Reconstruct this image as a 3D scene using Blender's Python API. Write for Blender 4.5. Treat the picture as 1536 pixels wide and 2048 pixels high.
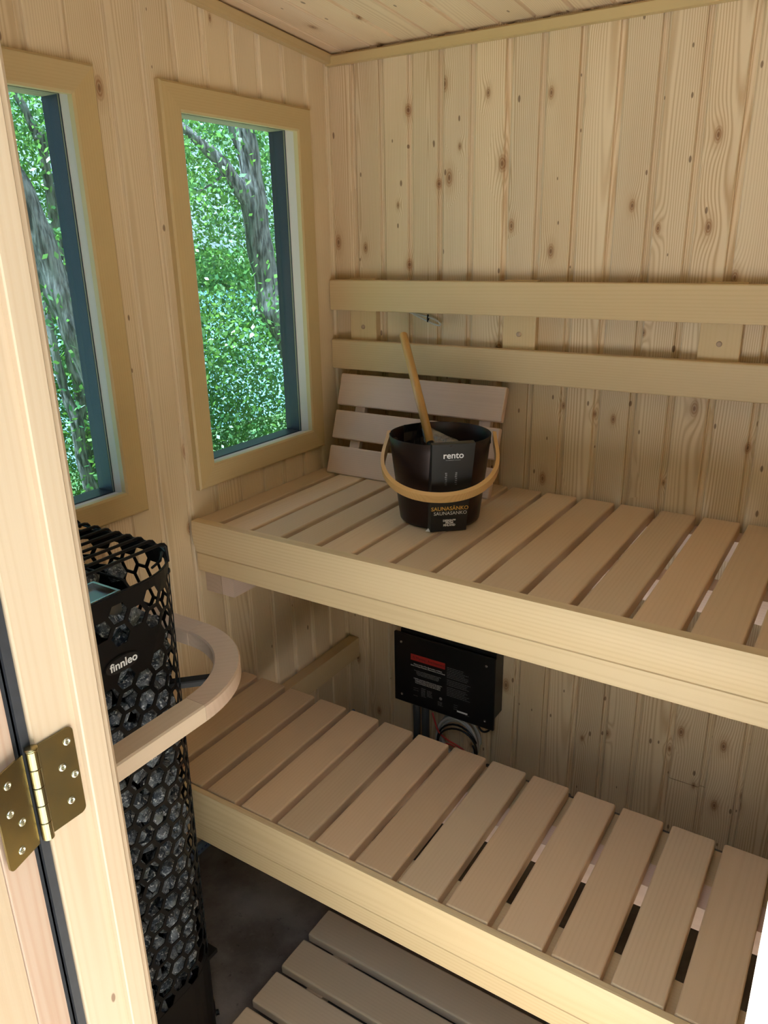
import bpy, math, random
import numpy as np
from mathutils import Vector, Matrix, noise

for o in list(bpy.data.objects): bpy.data.objects.remove(o, do_unlink=True)
SC = bpy.context.scene
COL = SC.collection
PI = math.pi
UPZ = 0.137            # everything below is written with the floor at z=-0.137 and lifted at the end

# ------------------------------------------------------------------ camera
cam_d = bpy.data.cameras.new('camera'); cam = bpy.data.objects.new('camera', cam_d); COL.objects.link(cam)
cam_d.sensor_fit = 'VERTICAL'; cam_d.sensor_height = 36.0; cam_d.lens = 1538.52 / 2048 * 36.0
cam_d.clip_start = 0.02; cam_d.clip_end = 500
Rv = Vector((0.84325497, 0.53720105, -0.01833257)); Uv = Vector((-0.16344085, 0.28874918, 0.94335094)); Fv = Vector((-0.51206263, 0.79248908, -0.33128978))
CAM = Vector((1.4556, -2.0105, 1.5474 + UPZ))
cam.matrix_world = Matrix(((Rv.x, Uv.x, -Fv.x, CAM.x), (Rv.y, Uv.y, -Fv.y, CAM.y), (Rv.z, Uv.z, -Fv.z, CAM.z), (0, 0, 0, 1)))
SC.camera = cam

# ------------------------------------------------------------------ world, sun, exposure
SC.view_settings.view_transform = 'Standard'; SC.view_settings.look = 'None'
SC.view_settings.gamma = 1.0; SC.view_settings.use_curve_mapping = False
SC.view_settings.exposure = 0.62
SC.cycles.max_bounces = 12; SC.cycles.diffuse_bounces = 7; SC.cycles.transparent_max_bounces = 12
SC.cycles.sample_clamp_indirect = 6.0
SC.cycles.use_denoising = True
W = bpy.data.worlds.new('sky'); SC.world = W; W.use_nodes = True
wn = W.node_tree.nodes; wn.clear()
sky = wn.new('ShaderNodeTexSky'); sky.sky_type = 'NISHITA'; sky.sun_disc = False
sky.sun_elevation = math.radians(60); sky.sun_rotation = math.radians(110); sky.air_density = 1.0; sky.dust_density = 2.0; sky.ozone_density = 1.0
wm = wn.new('ShaderNodeMixRGB'); wm.inputs[0].default_value = 0.45; wm.inputs[2].default_value = (11.0, 14.0, 17.5, 1)
bg = wn.new('ShaderNodeBackground'); bg.inputs[1].default_value = 0.20
wo = wn.new('ShaderNodeOutputWorld')
W.node_tree.links.new(sky.outputs[0], wm.inputs[1]); W.node_tree.links.new(wm.outputs[0], bg.inputs[0]); W.node_tree.links.new(bg.outputs[0], wo.inputs[0])
sd = bpy.data.lights.new('sun', 'SUN'); sd.energy = 42.0; sd.angle = 0.02; sd.color = (0.86, 0.97, 1.10)
sun = bpy.data.objects.new('sun', sd); COL.objects.link(sun)
sun.matrix_world = Vector((-0.22, -0.26, 0.94)).to_track_quat('Z', 'Y').to_matrix().to_4x4()
def portal(loc, zdir, sx, sy):
    d = bpy.data.lights.new('portal', 'AREA'); d.shape = 'RECTANGLE'; d.size = sx; d.size_y = sy; d.cycles.is_portal = True
    o = bpy.data.objects.new('portal', d); COL.objects.link(o)
    o.matrix_world = Matrix.Translation(loc) @ Vector(zdir).to_track_quat('Z', 'Y').to_matrix().to_4x4()
portal((1.10, -1.66, 1.02), (0, -1, 0), 0.72, 2.3)
portal((-0.09, -0.39, 1.42), (-1, 0, 0), 0.9, 0.46)
portal((-0.09, -1.10, 1.42), (-1, 0, 0), 0.9, 0.46)

# ------------------------------------------------------------------ helpers
rnd = random.Random(7)
WM = {}   # world matrices by object name
def set_parent(o, p):
    if p is not None:
        o.parent = p; o.matrix_parent_inverse = WM[p.name].inverted()
def mesh_obj(name, verts, faces, mat, parent=None, M=None, smooth=False):
    me = bpy.data.meshes.new(name); me.from_pydata([tuple(v) for v in verts], [], faces)
    me.update()
    if smooth: me.polygons.foreach_set('use_smooth', [True] * len(me.polygons))
    if mat is not None: me.materials.append(mat)
    return inst(name, me, parent, M)
def inst(name, me, parent=None, M=None):
    o = bpy.data.objects.new(name, me); COL.objects.link(o)
    M = M or Matrix.Identity(4)
    o.matrix_world = M; o.matrix_basis = M; WM[o.name] = M.copy()
    set_parent(o, parent); return o
def root(name, loc, label=None, cat=None, group=None, kind=None):
    o = bpy.data.objects.new(name, None); COL.objects.link(o); o.empty_display_size = 0.05
    M = Matrix.Translation(Vector(loc)); o.matrix_basis = M; WM[o.name] = M.copy()
    return tag(o, label, cat, group, kind)
def tag(o, label=None, cat=None, group=None, kind=None):
    if label: o['label'] = label
    if cat: o['category'] = cat
    if group: o['group'] = group
    if kind: o['kind'] = kind
    return o
def frame(o, x, y):
    x = Vector(x).normalized(); y = Vector(y); z = x.cross(y).normalized(); y = z.cross(x)
    return Matrix(((x.x, y.x, z.x, o[0]), (x.y, y.y, z.y, o[1]), (x.z, y.z, z.z, o[2]), (0, 0, 0, 1)))

class G:
    """collects geometry for one mesh"""
    def __init__(s): s.v = []; s.f = []
    def add(s, v, f):
        k = len(s.v); s.v += [tuple(p) for p in v]; s.f += [tuple(i + k for i in q) for q in f]
    def box(s, a, b):
        (x0, y0, z0), (x1, y1, z1) = a, b
        s.add([(x0, y0, z0), (x1, y0, z0), (x1, y1, z0), (x0, y1, z0), (x0, y0, z1), (x1, y0, z1), (x1, y1, z1), (x0, y1, z1)],
              [(0, 3, 2, 1), (4, 5, 6, 7), (0, 1, 5, 4), (1, 2, 6, 5), (2, 3, 7, 6), (3, 0, 4, 7)])
    def prism(s, prof, x0, x1):
        """prof: list of (y,z) counter-clockwise seen from +x"""
        n = len(prof)
        v = [(x0, y, z) for y, z in prof] + [(x1, y, z) for y, z in prof]
        f = [tuple(range(n - 1, -1, -1)), tuple(range(n, 2 * n))]
        f += [(i, (i + 1) % n, n + (i + 1) % n, n + i) for i in range(n)]
        s.add(v, f)
    def rings(s, R, closed=False, caps=True):
        n = len(R[0]); k = len(R); v = [p for r in R for p in r]; f = []
        for j in range(k if closed else k - 1):
            a = j * n; b = ((j + 1) % k) * n
            f += [(a + i, a + (i + 1) % n, b + (i + 1) % n, b + i) for i in range(n)]
        if caps and not closed: f += [tuple(range(n - 1, -1, -1)), tuple(range((k - 1) * n, k * n))]
        s.add(v, f)
    def tube(s, pts, r, n=8, closed=False):
        pts = [Vector(p) for p in pts]; m = len(pts); R = []; nrm = None
        for i, p in enumerate(pts):
            a = pts[(i - 1) % m] if (closed or i > 0) else p; b = pts[(i + 1) % m] if (closed or i < m - 1) else p
            t = (b - a).normalized()
            if nrm is None: nrm = t.orthogonal().normalized()
            nrm = (nrm - t * nrm.dot(t)).normalized(); bn = t.cross(nrm)
            rr = r[i] if isinstance(r, (list, tuple)) else r
            R.append([p + (nrm * math.cos(q * 2 * PI / n) + bn * math.sin(q * 2 * PI / n)) * rr for q in range(n)])
        s.rings(R, closed=closed)
    def lathe(s, prof, n=48, c=(0, 0)):
        R = [[(c[0] + r * math.cos(2 * PI * i / n), c[1] + r * math.sin(2 * PI * i / n), z) for i in range(n)] for r, z in prof]
        s.rings(R, caps=False)
    def obj(s, name, mat, parent=None, M=None, smooth=False): return mesh_obj(name, s.v, s.f, mat, parent, M, smooth)

def round_board(L, w, t, r=0.004, seg=3, re=0.003):
    """board: length along x 0..L, width y 0..w, top face z=0, body down to -t; rounded long and end edges on top"""
    def prof(ins, dz):
        p = []
        for k in range(seg + 1):
            a = PI / 2 * k / seg; p.append((w - ins - r + r * math.sin(a), -r + r * math.cos(a) - dz))
        p = p[::1]
        q = [(r + ins - r * math.cos(PI / 2 * k / seg), -r + r * math.sin(PI / 2 * k / seg) - dz) for k in range(seg + 1)]
        return [(ins, -t)] + q + p[:] + [(w - ins, -t)]
    g = G()
    def ring(x, ins, dz): return [(x, y, z) for y, z in prof(ins, dz)][::-1]
    g.rings([ring(0, re, re), ring(re * 0.3, re * 0.3, re * 0.3), ring(re, 0, 0), ring(L - re, 0, 0), ring(L - re * 0.3, re * 0.3, re * 0.3), ring(L, re, re)])
    return g
def shared(name, g, mat, smooth=False):
    me = bpy.data.meshes.new(name); me.from_pydata([tuple(v) for v in g.v], [], g.f); me.update()
    if smooth: me.polygons.foreach_set('use_smooth', [True] * len(me.polygons))
    if mat: me.materials.append(mat)
    return me

# ------------------------------------------------------------------ materials
class NT:
    def __init__(s, name):
        s.m = bpy.data.materials.new(name); s.m.use_nodes = True; s.t = s.m.node_tree; s.t.nodes.clear()
        s.out = s.t.nodes.new('ShaderNodeOutputMaterial'); s.b = s.t.nodes.new('ShaderNodeBsdfPrincipled'); s.L(s.b.outputs[0], s.out.inputs[0])
    def L(s, a, b): s.t.links.new(a, b)
    def N(s, ty, **kw):
        n = s.t.nodes.new(ty)
        for k, v in kw.items(): setattr(n, k, v)
        return n
    def put(s, sock, v):
        if isinstance(v, bpy.types.NodeSocket): s.L(v, sock)
        else: sock.default_value = v
    def M(s, op, a, b=0.0, c=None):
        n = s.N('ShaderNodeMath', operation=op); s.put(n.inputs[0], a); s.put(n.inputs[1], b)
        if c is not None: s.put(n.inputs[2], c)
        return n.outputs[0]
    def SS(s, v, lo, hi):
        n = s.N('ShaderNodeMapRange', interpolation_type='SMOOTHSTEP'); s.put(n.inputs[0], v); s.put(n.inputs[1], lo); s.put(n.inputs[2], hi); return n.outputs[0]
    def XYZ(s, x, y, z):
        n = s.N('ShaderNodeCombineXYZ'); s.put(n.inputs[0], x); s.put(n.inputs[1], y); s.put(n.inputs[2], z); return n.outputs[0]
    def noise(s, vec, scale=1.0, detail=2.0, rough=0.5):
        n = s.N('ShaderNodeTexNoise'); s.L(vec, n.inputs['Vector']); n.inputs['Scale'].default_value = scale; n.inputs['Detail'].default_value = detail; n.inputs['Roughness'].default_value = rough; return n.outputs[0]
    def mix(s, f, a, b, bt='MIX'):
        n = s.N('ShaderNodeMixRGB', blend_type=bt); s.put(n.inputs[0], f)
        s.put(n.inputs[1], a if isinstance(a, bpy.types.NodeSocket) else (*a, 1)); s.put(n.inputs[2], b if isinstance(b, bpy.types.NodeSocket) else (*b, 1)); return n.outputs[0]
    def bump(s, h, strength=0.3, dist=0.001):
        n = s.N('ShaderNodeBump'); n.inputs['Strength'].default_value = strength; n.inputs['Distance'].default_value = dist; s.L(h, n.inputs['Height']); s.L(n.outputs[0], s.b.inputs['Normal'])

def srgb(r, g, b):
    f = lambda c: (c / 255 / 12.92) if c / 255 <= 0.04045 else ((c / 255 + 0.055) / 1.055) ** 2.4
    return (f(r), f(g), f(b))

def wood(name, light, dark, ringf=230.0, ringamt=0.5, knots=0.0, knotcol=(0.30, 0.145, 0.06), rough=0.55, width=0.09, var=0.10, pink=None, warp=0.018, spec=0.3):
    """boards carry their length along local x and their width along local y"""
    n = NT(name)
    tc = n.N('ShaderNodeTexCoord'); sp = n.N('ShaderNodeSeparateXYZ'); n.L(tc.outputs['Object'], sp.inputs[0])
    X, Y, Z = sp.outputs
    oi = n.N('ShaderNodeObjectInfo'); R = oi.outputs['Random']
    s1 = n.M('MULTIPLY', R, 53.7); s2 = n.M('MULTIPLY', R, 131.3); r2 = n.M('FRACT', n.M('MULTIPLY', R, 17.31)); r3 = n.M('FRACT', n.M('MULTIPLY', R, 71.77))
    # slow warp along the board
    w1 = n.noise(n.XYZ(n.M('ADD', n.M('MULTIPLY', X, 1.3), s1), n.M('ADD', n.M('MULTIPLY', Y, 9.0), s2), n.M('MULTIPLY', Z, 4.0)), 1.0, 2.0)
    w2 = n.noise(n.XYZ(n.M('ADD', n.M('MULTIPLY', X, 6.0), s2), n.M('MULTIPLY', Y, 45.0), s1), 1.0, 2.0)
    yc = n.M('ADD', width / 2, n.M('MULTIPLY', n.M('SUBTRACT', r2, 0.5), width * 2.6))
    yy = n.M('SUBTRACT', Y, yc)
    zz = n.M('ADD', n.M('ADD', 0.012, n.M('MULTIPLY', r3, 0.03)), n.M('ADD', n.M('MULTIPLY', X, n.M('MULTIPLY', n.M('SUBTRACT', r3, 0.5), 0.05)), n.M('MULTIPLY', Z, -1.0)))
    rr = n.M('SQRT', n.M('ADD', n.M('MULTIPLY', yy, yy), n.M('MULTIPLY', zz, zz)))
    rr = n.M('ADD', rr, n.M('MULTIPLY', n.M('SUBTRACT', w1, 0.5), warp)); rr = n.M('ADD', rr, n.M('MULTIPLY', n.M('SUBTRACT', w2, 0.5), warp * 0.12))
    km = None
    if knots > 0:
        def kn(fx, fy, thr, rad, off):
            v = n.N('ShaderNodeTexVoronoi', feature='F1'); v.inputs['Scale'].default_value = 1.0; v.voronoi_dimensions = '2D'
            n.L(n.XYZ(n.M('ADD', n.M('MULTIPLY', X, fx), n.M('ADD', s1, off)), n.M('ADD', n.M('MULTIPLY', Y, fy), s2), 0.0), v.inputs['Vector'])
            ss = n.N('ShaderNodeSeparateColor'); n.L(v.outputs['Color'], ss.inputs[0])
            sel = n.M('GREATER_THAN', ss.outputs[0], thr)
            size = n.M('MULTIPLY_ADD', ss.outputs[1], 0.9, 0.45)
            d = n.M('DIVIDE', v.outputs['Distance'], n.M('MULTIPLY', size, rad))
            return d, sel
        d, sel = kn(5.0, 10.0, 1 - knots, 0.10, 0.0)
        ex = n.M('POWER', 2.718, n.M('MULTIPLY', n.M('MULTIPLY', d, d), -0.16))
        rr = n.M('ADD', rr, n.M('MULTIPLY', n.M('MULTIPLY', ex, sel), 0.010))
        core = n.M('MULTIPLY', n.SS(d, 1.15, 0.75), sel)
        halo = n.M('MULTIPLY', n.SS(d, 2.6, 1.0), sel)
        ringk = n.M('MULTIPLY_ADD', n.M('SINE', n.M('MULTIPLY', d, 14.0)), 0.25, 0.6)
        eye = n.M('MULTIPLY', n.SS(d, 0.42, 0.28), sel)
        d2, sel2 = kn(9.0, 22.0, 1 - knots * 0.55, 0.075, 7.7)
        core2 = n.M('MULTIPLY', n.SS(d2, 1.0, 0.6), sel2)
    fade = n.M('MULTIPLY_ADD', w1, 1.5, -0.1)
    sn = n.M('MULTIPLY_ADD', n.M('SINE', n.M('MULTIPLY', rr, ringf * 2 * PI)), 0.5, 0.5)
    sn = n.M('POWER', sn, 1.8)
    fib = n.noise(n.XYZ(n.M('ADD', n.M('MULTIPLY', X, 5.0), s1), n.M('MULTIPLY', Y, 520.0), n.M('MULTIPLY', Z, 300.0)), 1.0, 2.0)
    blot = n.noise(n.XYZ(n.M('ADD', n.M('MULTIPLY', X, 3.0), s2), n.M('MULTIPLY', Y, 14.0), n.M('MULTIPLY', Z, 14.0)), 1.0, 3.0)
    f = n.M('ADD', n.M('MULTIPLY', n.M('MULTIPLY', sn, fade), ringamt), n.M('ADD', n.M('MULTIPLY', n.M('SUBTRACT', fib, 0.5), 0.25), n.M('MULTIPLY', n.M('SUBTRACT', blot, 0.5), 0.45)))
    fc = n.N('ShaderNodeClamp'); n.L(f, fc.inputs[0])
    c = n.mix(fc.outputs[0], light, dark)
    if pink: c = n.mix(n.M('MULTIPLY', r2, 0.40), c, n.mix(0.6, c, pink))
    hs = n.N('ShaderNodeHueSaturation'); n.L(c, hs.inputs['Color']); n.L(n.M('MULTIPLY_ADD', n.M('SUBTRACT', r3, 0.5), var * 2, 1.0), hs.inputs['Value'])
    n.L(n.M('MULTIPLY_ADD', n.M('SUBTRACT', r2, 0.5), 0.07, 1.04), hs.inputs['Saturation'])
    c = hs.outputs[0]
    if knots > 0:
        c = n.mix(n.M('MULTIPLY', halo, 0.35), c, dark)
        c = n.mix(n.M('MULTIPLY', core, ringk), c, knotcol)
        c = n.mix(n.M('MULTIPLY', eye, 0.6), c, (0.14, 0.06, 0.025))
        c = n.mix(n.M('MULTIPLY', core2, 0.75), c, (0.13, 0.06, 0.03))
    n.L(c, n.b.inputs['Base Color']); n.b.inputs['Roughness'].default_value = rough; n.b.inputs['Specular IOR Level'].default_value = spec
    n.bump(n.M('ADD', n.M('MULTIPLY', sn, 0.5), fib), 0.12, 0.0006)
    return n.m

def plain(name, col, rough=0.5, metal=0.0, spec=0.5, nz=0.0, nscale=30.0, bumpd=0.0, col2=None):
    n = NT(name); n.b.inputs['Roughness'].default_value = rough; n.b.inputs['Metallic'].default_value = metal; n.b.inputs['Specular IOR Level'].default_value = spec
    if nz > 0 or col2:
        tc = n.N('ShaderNodeTexCoord'); a = n.noise(tc.outputs['Object'], nscale, 4.0)
        n.L(n.mix(n.SS(a, 0.3, 0.7), col, col2 or tuple(k * (1 - nz) for k in col)), n.b.inputs['Base Color'])
        if bumpd: n.bump(a, 0.5, bumpd)
    else: n.b.inputs['Base Color'].default_value = (*col, 1)
    return n.m

SPRUCE = wood('spruce_panelling', (0.71, 0.565, 0.385), (0.45, 0.285, 0.15), ringf=210, ringamt=0.85, knots=0.42, rough=0.42, width=0.0955, var=0.07)
SPRUCE_L = wood('spruce_panelling_calm', (0.71, 0.57, 0.385), (0.49, 0.335, 0.185), ringf=200, ringamt=0.65, knots=0.13, rough=0.42, width=0.0955, var=0.06)
SPRUCE_C = wood('spruce_ceiling', (0.72, 0.56, 0.385), (0.48, 0.31, 0.17), ringf=200, ringamt=0.5, knots=0.26, rough=0.45, width=0.0955, var=0.06)
ASPEN = wood('aspen_slats', (0.655, 0.495, 0.325), (0.52, 0.36, 0.215), ringf=120, ringamt=0.28, rough=0.5, var=0.09, pink=(0.66, 0.42, 0.28), warp=0.03)
ASPEN_Y = wood('aspen_fascia', (0.68, 0.52, 0.31), (0.54, 0.375, 0.19), ringf=110, ringamt=0.40, rough=0.45, var=0.03, warp=0.02)
RAILW = wood('backrest_rail_wood', (0.61, 0.46, 0.27), (0.5, 0.355, 0.19), ringf=150, ringamt=0.35, rough=0.45, var=0.03, warp=0.008)
ALDER = wood('alder_backrest', (0.67, 0.52, 0.43), (0.56, 0.41, 0.33), ringf=170, ringamt=0.35, rough=0.5, var=0.05, warp=0.012)
CASING = wood('window_casing_wood', (0.54, 0.405, 0.215), (0.46, 0.325, 0.155), ringf=160, ringamt=0.30, rough=0.42, var=0.03, warp=0.008)
LINER = wood('window_liner_wood', (0.58, 0.47, 0.40), (0.50, 0.39, 0.32), ringf=180, ringamt=0.2, rough=0.5, var=0.02)
JAMB = wood('door_jamb_pine', (0.54, 0.42, 0.3), (0.46, 0.325, 0.21), ringf=120, ringamt=0.5, knots=0.03, rough=0.5, var=0.02, width=0.05, warp=0.012)
DOORW = wood('door_edge_fir', (0.54, 0.4, 0.31), (0.47, 0.3, 0.21), ringf=110, ringamt=0.75, rough=0.5, var=0.02, width=0.05, warp=0.006)
GUARDW = wood('guard_rail_wood', (0.56, 0.42, 0.32), (0.42, 0.29, 0.21), ringf=90, ringamt=0.28, rough=0.5, var=0.05, warp=0.05)
BAMBOO = wood('bamboo', (0.60, 0.36, 0.14), (0.46, 0.25, 0.085), ringf=420, ringamt=0.5, rough=0.35, var=0.02, warp=0.004, spec=0.5)
DUCK = wood('duckboard_slats', (0.56, 0.44, 0.31), (0.46, 0.35, 0.24), ringf=120, ringamt=0.3, rough=0.5, var=0.05)
BLACK = plain('black_coated_steel', (0.0045, 0.004, 0.004), 0.45, 0.0, 0.2)
BLACKP = plain('black_box_enamel', (0.006, 0.006, 0.007), 0.35)
CARD = plain('black_card', (0.014, 0.014, 0.014), 0.42, nz=0.25, nscale=12)
STEEL = plain('bright_steel', (0.55, 0.56, 0.56), 0.25, 1.0)
SCREW = plain('screw_zinc', (0.62, 0.62, 0.52), 0.28, 1.0)
BRASS = plain('yellow_passivated_brass', (0.36, 0.29, 0.125), 0.27, 1.0, col2=(0.26, 0.235, 0.14), nscale=14)
GASKET = plain('black_rubber_gasket', (0.018, 0.020, 0.026), 0.6, nz=0.3, nscale=60)
BLUEBLACK = plain('dark_blue_exterior_trim', (0.004, 0.007, 0.014), 0.5, nz=0.3, nscale=50)
WHITE = plain('white_print', (0.75, 0.75, 0.75), 0.5)
GREYP = plain('grey_print', (0.32, 0.32, 0.33), 0.5)
GOLD = plain('gold_print', (0.75, 0.42, 0.08), 0.45)
REDL = plain('red_label', (0.42, 0.025, 0.02), 0.5)
GREYC = plain('grey_conduit', (0.075, 0.082, 0.088), 0.5)
CABLEW = plain('grey_white_cable', (0.45, 0.45, 0.42), 0.45)
CABLER = plain('red_cable', (0.45, 0.02, 0.02), 0.45)
PLUGW = plain('wood_plug', (0.40, 0.28, 0.19), 0.55)
MEMB = plain('blue_grey_sill_foam', (0.16, 0.22, 0.32), 0.6, nz=0.2)
def bucket_mat():
    n = NT('brushed_dark_metal'); tc = n.N('ShaderNodeTexCoord'); sp = n.N('ShaderNodeSeparateXYZ'); n.L(tc.outputs['Object'], sp.inputs[0])
    a = n.noise(n.XYZ(n.M('MULTIPLY', sp.outputs[0], 6), n.M('MULTIPLY', sp.outputs[1], 6), n.M('MULTIPLY', sp.outputs[2], 900)), 1.0, 3.0)
    n.L(n.mix(a, (0.050, 0.033, 0.030), (0.030, 0.022, 0.021)), n.b.inputs['Base Color']); n.b.inputs['Metallic'].default_value = 0.75; n.b.inputs['Roughness'].default_value = 0.38
    n.bump(a, 0.15, 0.0003); return n.m
BUCKET = bucket_mat()
def stone_mat():
    n = NT('dark_olivine_stone'); tc = n.N('ShaderNodeTexCoord'); oi = n.N('ShaderNodeObjectInfo')
    va = n.N('ShaderNodeVectorMath', operation='ADD'); n.L(tc.outputs['Object'], va.inputs[0]); n.L(n.XYZ(n.M('MULTIPLY', oi.outputs['Random'], 9.0), 0.0, 0.0), va.inputs[1]); v = va.outputs[0]
    a = n.noise(v, 45.0, 6.0, 0.7); b = n.noise(v, 160.0, 4.0, 0.7); c = n.noise(v, 22.0, 3.0, 0.6)
    col = n.mix(n.SS(a, 0.42, 0.62), (0.018, 0.028, 0.042), (0.17, 0.19, 0.21))
    col = n.mix(n.M('MULTIPLY', n.SS(c, 0.55, 0.75), 0.6), col, (0.17, 0.18, 0.12))
    col = n.mix(n.SS(b, 0.54, 0.66), col, (0.60, 0.62, 0.63))
    n.L(col, n.b.inputs['Base Color']); n.b.inputs['Roughness'].default_value = 0.7; n.bump(n.M('ADD', a, b), 0.8, 0.003); return n.m
STONE = stone_mat()
def floor_mat():
    n = NT('dark_mottled_concrete'); tc = n.N('ShaderNodeTexCoord'); a = n.noise(tc.outputs['Object'], 5.0, 6.0, 0.6); b = n.noise(tc.outputs['Object'], 55.0, 4.0, 0.7)
    c = n.mix(n.SS(a, 0.32, 0.68), (0.085, 0.068, 0.055), (0.21, 0.185, 0.165)); c = n.mix(n.M('MULTIPLY', n.SS(b, 0.55, 0.8), 0.5), c, (0.20, 0.17, 0.14)); c = n.mix(n.M('MULTIPLY', n.SS(b, 0.4, 0.25), 0.6), c, (0.02, 0.015, 0.012))
    n.L(c, n.b.inputs['Base Color']); n.b.inputs['Roughness'].default_value = 0.6; n.bump(b, 0.3, 0.002); return n.m
FLOORM = floor_mat()
def glass_mat(name, tint, refl=0.08, rough=0.0):
    n = NT(name); n.t.nodes.remove(n.b)
    tr = n.N('ShaderNodeBsdfTransparent'); tr.inputs[0].default_value = (*tint, 1); gl = n.N('ShaderNodeBsdfGlossy'); gl.inputs['Roughness'].default_value = rough
    fr = n.N('ShaderNodeFresnel'); fr.inputs[0].default_value = 1.5; mx = n.N('ShaderNodeMixShader'); ge = n.N('ShaderNodeNewGeometry'); n.L(n.M('MULTIPLY', n.M('MULTIPLY', fr.outputs[0], refl / 0.04 * 0.5), n.M('SUBTRACT', 1.0, ge.outputs['Backfacing'])), mx.inputs[0]); n.L(tr.outputs[0], mx.inputs[1]); n.L(gl.outputs[0], mx.inputs[2]); n.L(mx.outputs[0], n.out.inputs[0]); return n.m
GLASS = glass_mat('tinted_window_glass', (0.58, 0.67, 0.70), 0.08)
def film_mat():
    n = NT('clear_plastic_bag'); n.t.nodes.remove(n.b); tr = n.N('ShaderNodeBsdfTransparent'); tr.inputs[0].default_value = (0.93, 0.93, 0.93, 1); gl = n.N('ShaderNodeBsdfGlossy'); gl.inputs['Roughness'].default_value = 0.22
    tc = n.N('ShaderNodeTexCoord'); a = n.noise(tc.outputs['Object'], 70.0, 3.0); b = n.N('ShaderNodeBump'); b.inputs['Strength'].default_value = 1.0; b.inputs['Distance'].default_value = 0.012; n.L(a, b.inputs['Height']); n.L(b.outputs[0], gl.inputs['Normal'])
    lw = n.N('ShaderNodeLayerWeight'); lw.inputs[0].default_value = 0.35; mx = n.N('ShaderNodeMixShader'); n.L(n.M('MULTIPLY_ADD', lw.outputs['Facing'], 0.45, 0.10), mx.inputs[0]); n.L(tr.outputs[0], mx.inputs[1]); n.L(gl.outputs[0], mx.inputs[2]); n.L(mx.outputs[0], n.out.inputs[0]); return n.m
FILM = film_mat()
def leaf_mat():
    n = NT('green_leaves'); n.t.nodes.remove(n.b); g = n.N('ShaderNodeNewGeometry'); tc = n.N('ShaderNodeTexCoord')
    rp = g.outputs['Random Per Island']; big = n.noise(tc.outputs['Object'], 0.9, 2.0)
    c = n.mix(rp, (0.050, 0.155, 0.045), (0.17, 0.33, 0.06)); c = n.mix(n.SS(big, 0.35, 0.65), c, n.mix(0.5, c, (0.04, 0.16, 0.08)))
    d = n.N('ShaderNodeBsdfDiffuse'); n.L(c, d.inputs[0]); t = n.N('ShaderNodeBsdfTranslucent'); n.L(n.mix(0.4, c, (0.25, 0.45, 0.05)), t.inputs[0])
    m = n.N('ShaderNodeMixShader'); m.inputs[0].default_value = 0.45; n.L(d.outputs[0], m.inputs[1]); n.L(t.outputs[0], m.inputs[2])
    gl = n.N('ShaderNodeBsdfGlossy'); gl.inputs['Roughness'].default_value = 0.4; m2 = n.N('ShaderNodeMixShader'); m2.inputs[0].default_value = 0.05; n.L(m.outputs[0], m2.inputs[1]); n.L(gl.outputs[0], m2.inputs[2]); n.L(m2.outputs[0], n.out.inputs[0]); return n.m
LEAF = leaf_mat()
def bark_mat():
    n = NT('grey_furrowed_bark'); tc = n.N('ShaderNodeTexCoord'); sp = n.N('ShaderNodeSeparateXYZ'); n.L(tc.outputs['Object'], sp.inputs[0])
    a = n.noise(n.XYZ(n.M('MULTIPLY', sp.outputs[0], 45), n.M('MULTIPLY', sp.outputs[1], 45), n.M('MULTIPLY', sp.outputs[2], 7)), 1.0, 5.0, 0.6); b = n.noise(tc.outputs['Object'], 5.0, 3.0)
    c = n.mix(n.SS(a, 0.35, 0.65), (0.045, 0.042, 0.039), (0.26, 0.24, 0.22)); c = n.mix(n.M('MULTIPLY', n.SS(b, 0.5, 0.7), 0.5), c, (0.22, 0.22, 0.19))
    n.L(c, n.b.inputs['Base Color']); n.b.inputs['Roughness'].default_value = 0.85; n.bump(a, 1.0, 0.02); return n.m
BARK = bark_mat()
GRASS = plain('rough_grass', (0.09, 0.16, 0.04), 0.9, col2=(0.05, 0.10, 0.03), nscale=3)
PATIO = plain('pale_gravel_yard', (0.44, 0.40, 0.34), 0.9, col2=(0.36, 0.32, 0.27), nscale=20)
LAKE = plain('lake_water', (0.12, 0.25, 0.30), 0.15, 0.0, 0.9, col2=(0.18, 0.32, 0.38), nscale=0.5, bumpd=0.05)  # brightness of the reflected sky is put into the base colour
ROOFM = plain('grey_roof_metal', (0.20, 0.20, 0.20), 0.6)
EXTW = plain('dark_exterior_siding', (0.10, 0.09, 0.08), 0.8)
OSB = plain('wall_backing_board', (0.35, 0.24, 0.14), 0.8)

# ------------------------------------------------------------------ room shell
XR = 1.98; YF = -1.535; ZF = -0.137; ZT = 2.42
SL = 0.090                           # roof rises towards the door
def zc(y): return 2.050 - SL * y     # ceiling board face
PIT = 0.0955
def panel_prof(w, a=0.0, b=None):
    """tongue-and-groove board face: flat, eased edges, recessed strip on the far side; clipped to a..b"""
    b = w if b is None else b
    pts = [(0.0, -0.0055), (0.0018, -0.0016), (0.0045, 0.0), (w - 0.0185, 0.0), (w - 0.0160, -0.0016), (w - 0.0145, -0.0080), (w - 0.0100, -0.0100), (w - 0.0050, -0.0096), (w - 0.0012, -0.0075), (w, -0.0064)]
    def zat(y):
        for (y0, z0), (y1, z1) in zip(pts, pts[1:]):
            if y0 <= y <= y1: return z0 + (z1 - z0) * (y - y0) / max(1e-9, y1 - y0)
        return -0.0064
    q = [(a, zat(a))] + [p for p in pts if a < p[0] < b] + [(b, zat(b))]
    return [(a, -0.014)] + [(b, -0.014)] + q[::-1]      # ccw seen from +x
def add_panel(g, w, x0, x1, a=0.0, b=None): g.prism(panel_prof(w, a, b), x0, x1)

g = G(); g.box((-0.35, -1.62, ZF - 0.1), (XR + 0.3, 0.3, ZF)); fl = g.obj('floor', FLOORM); tag(fl, kind='structure')
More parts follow.
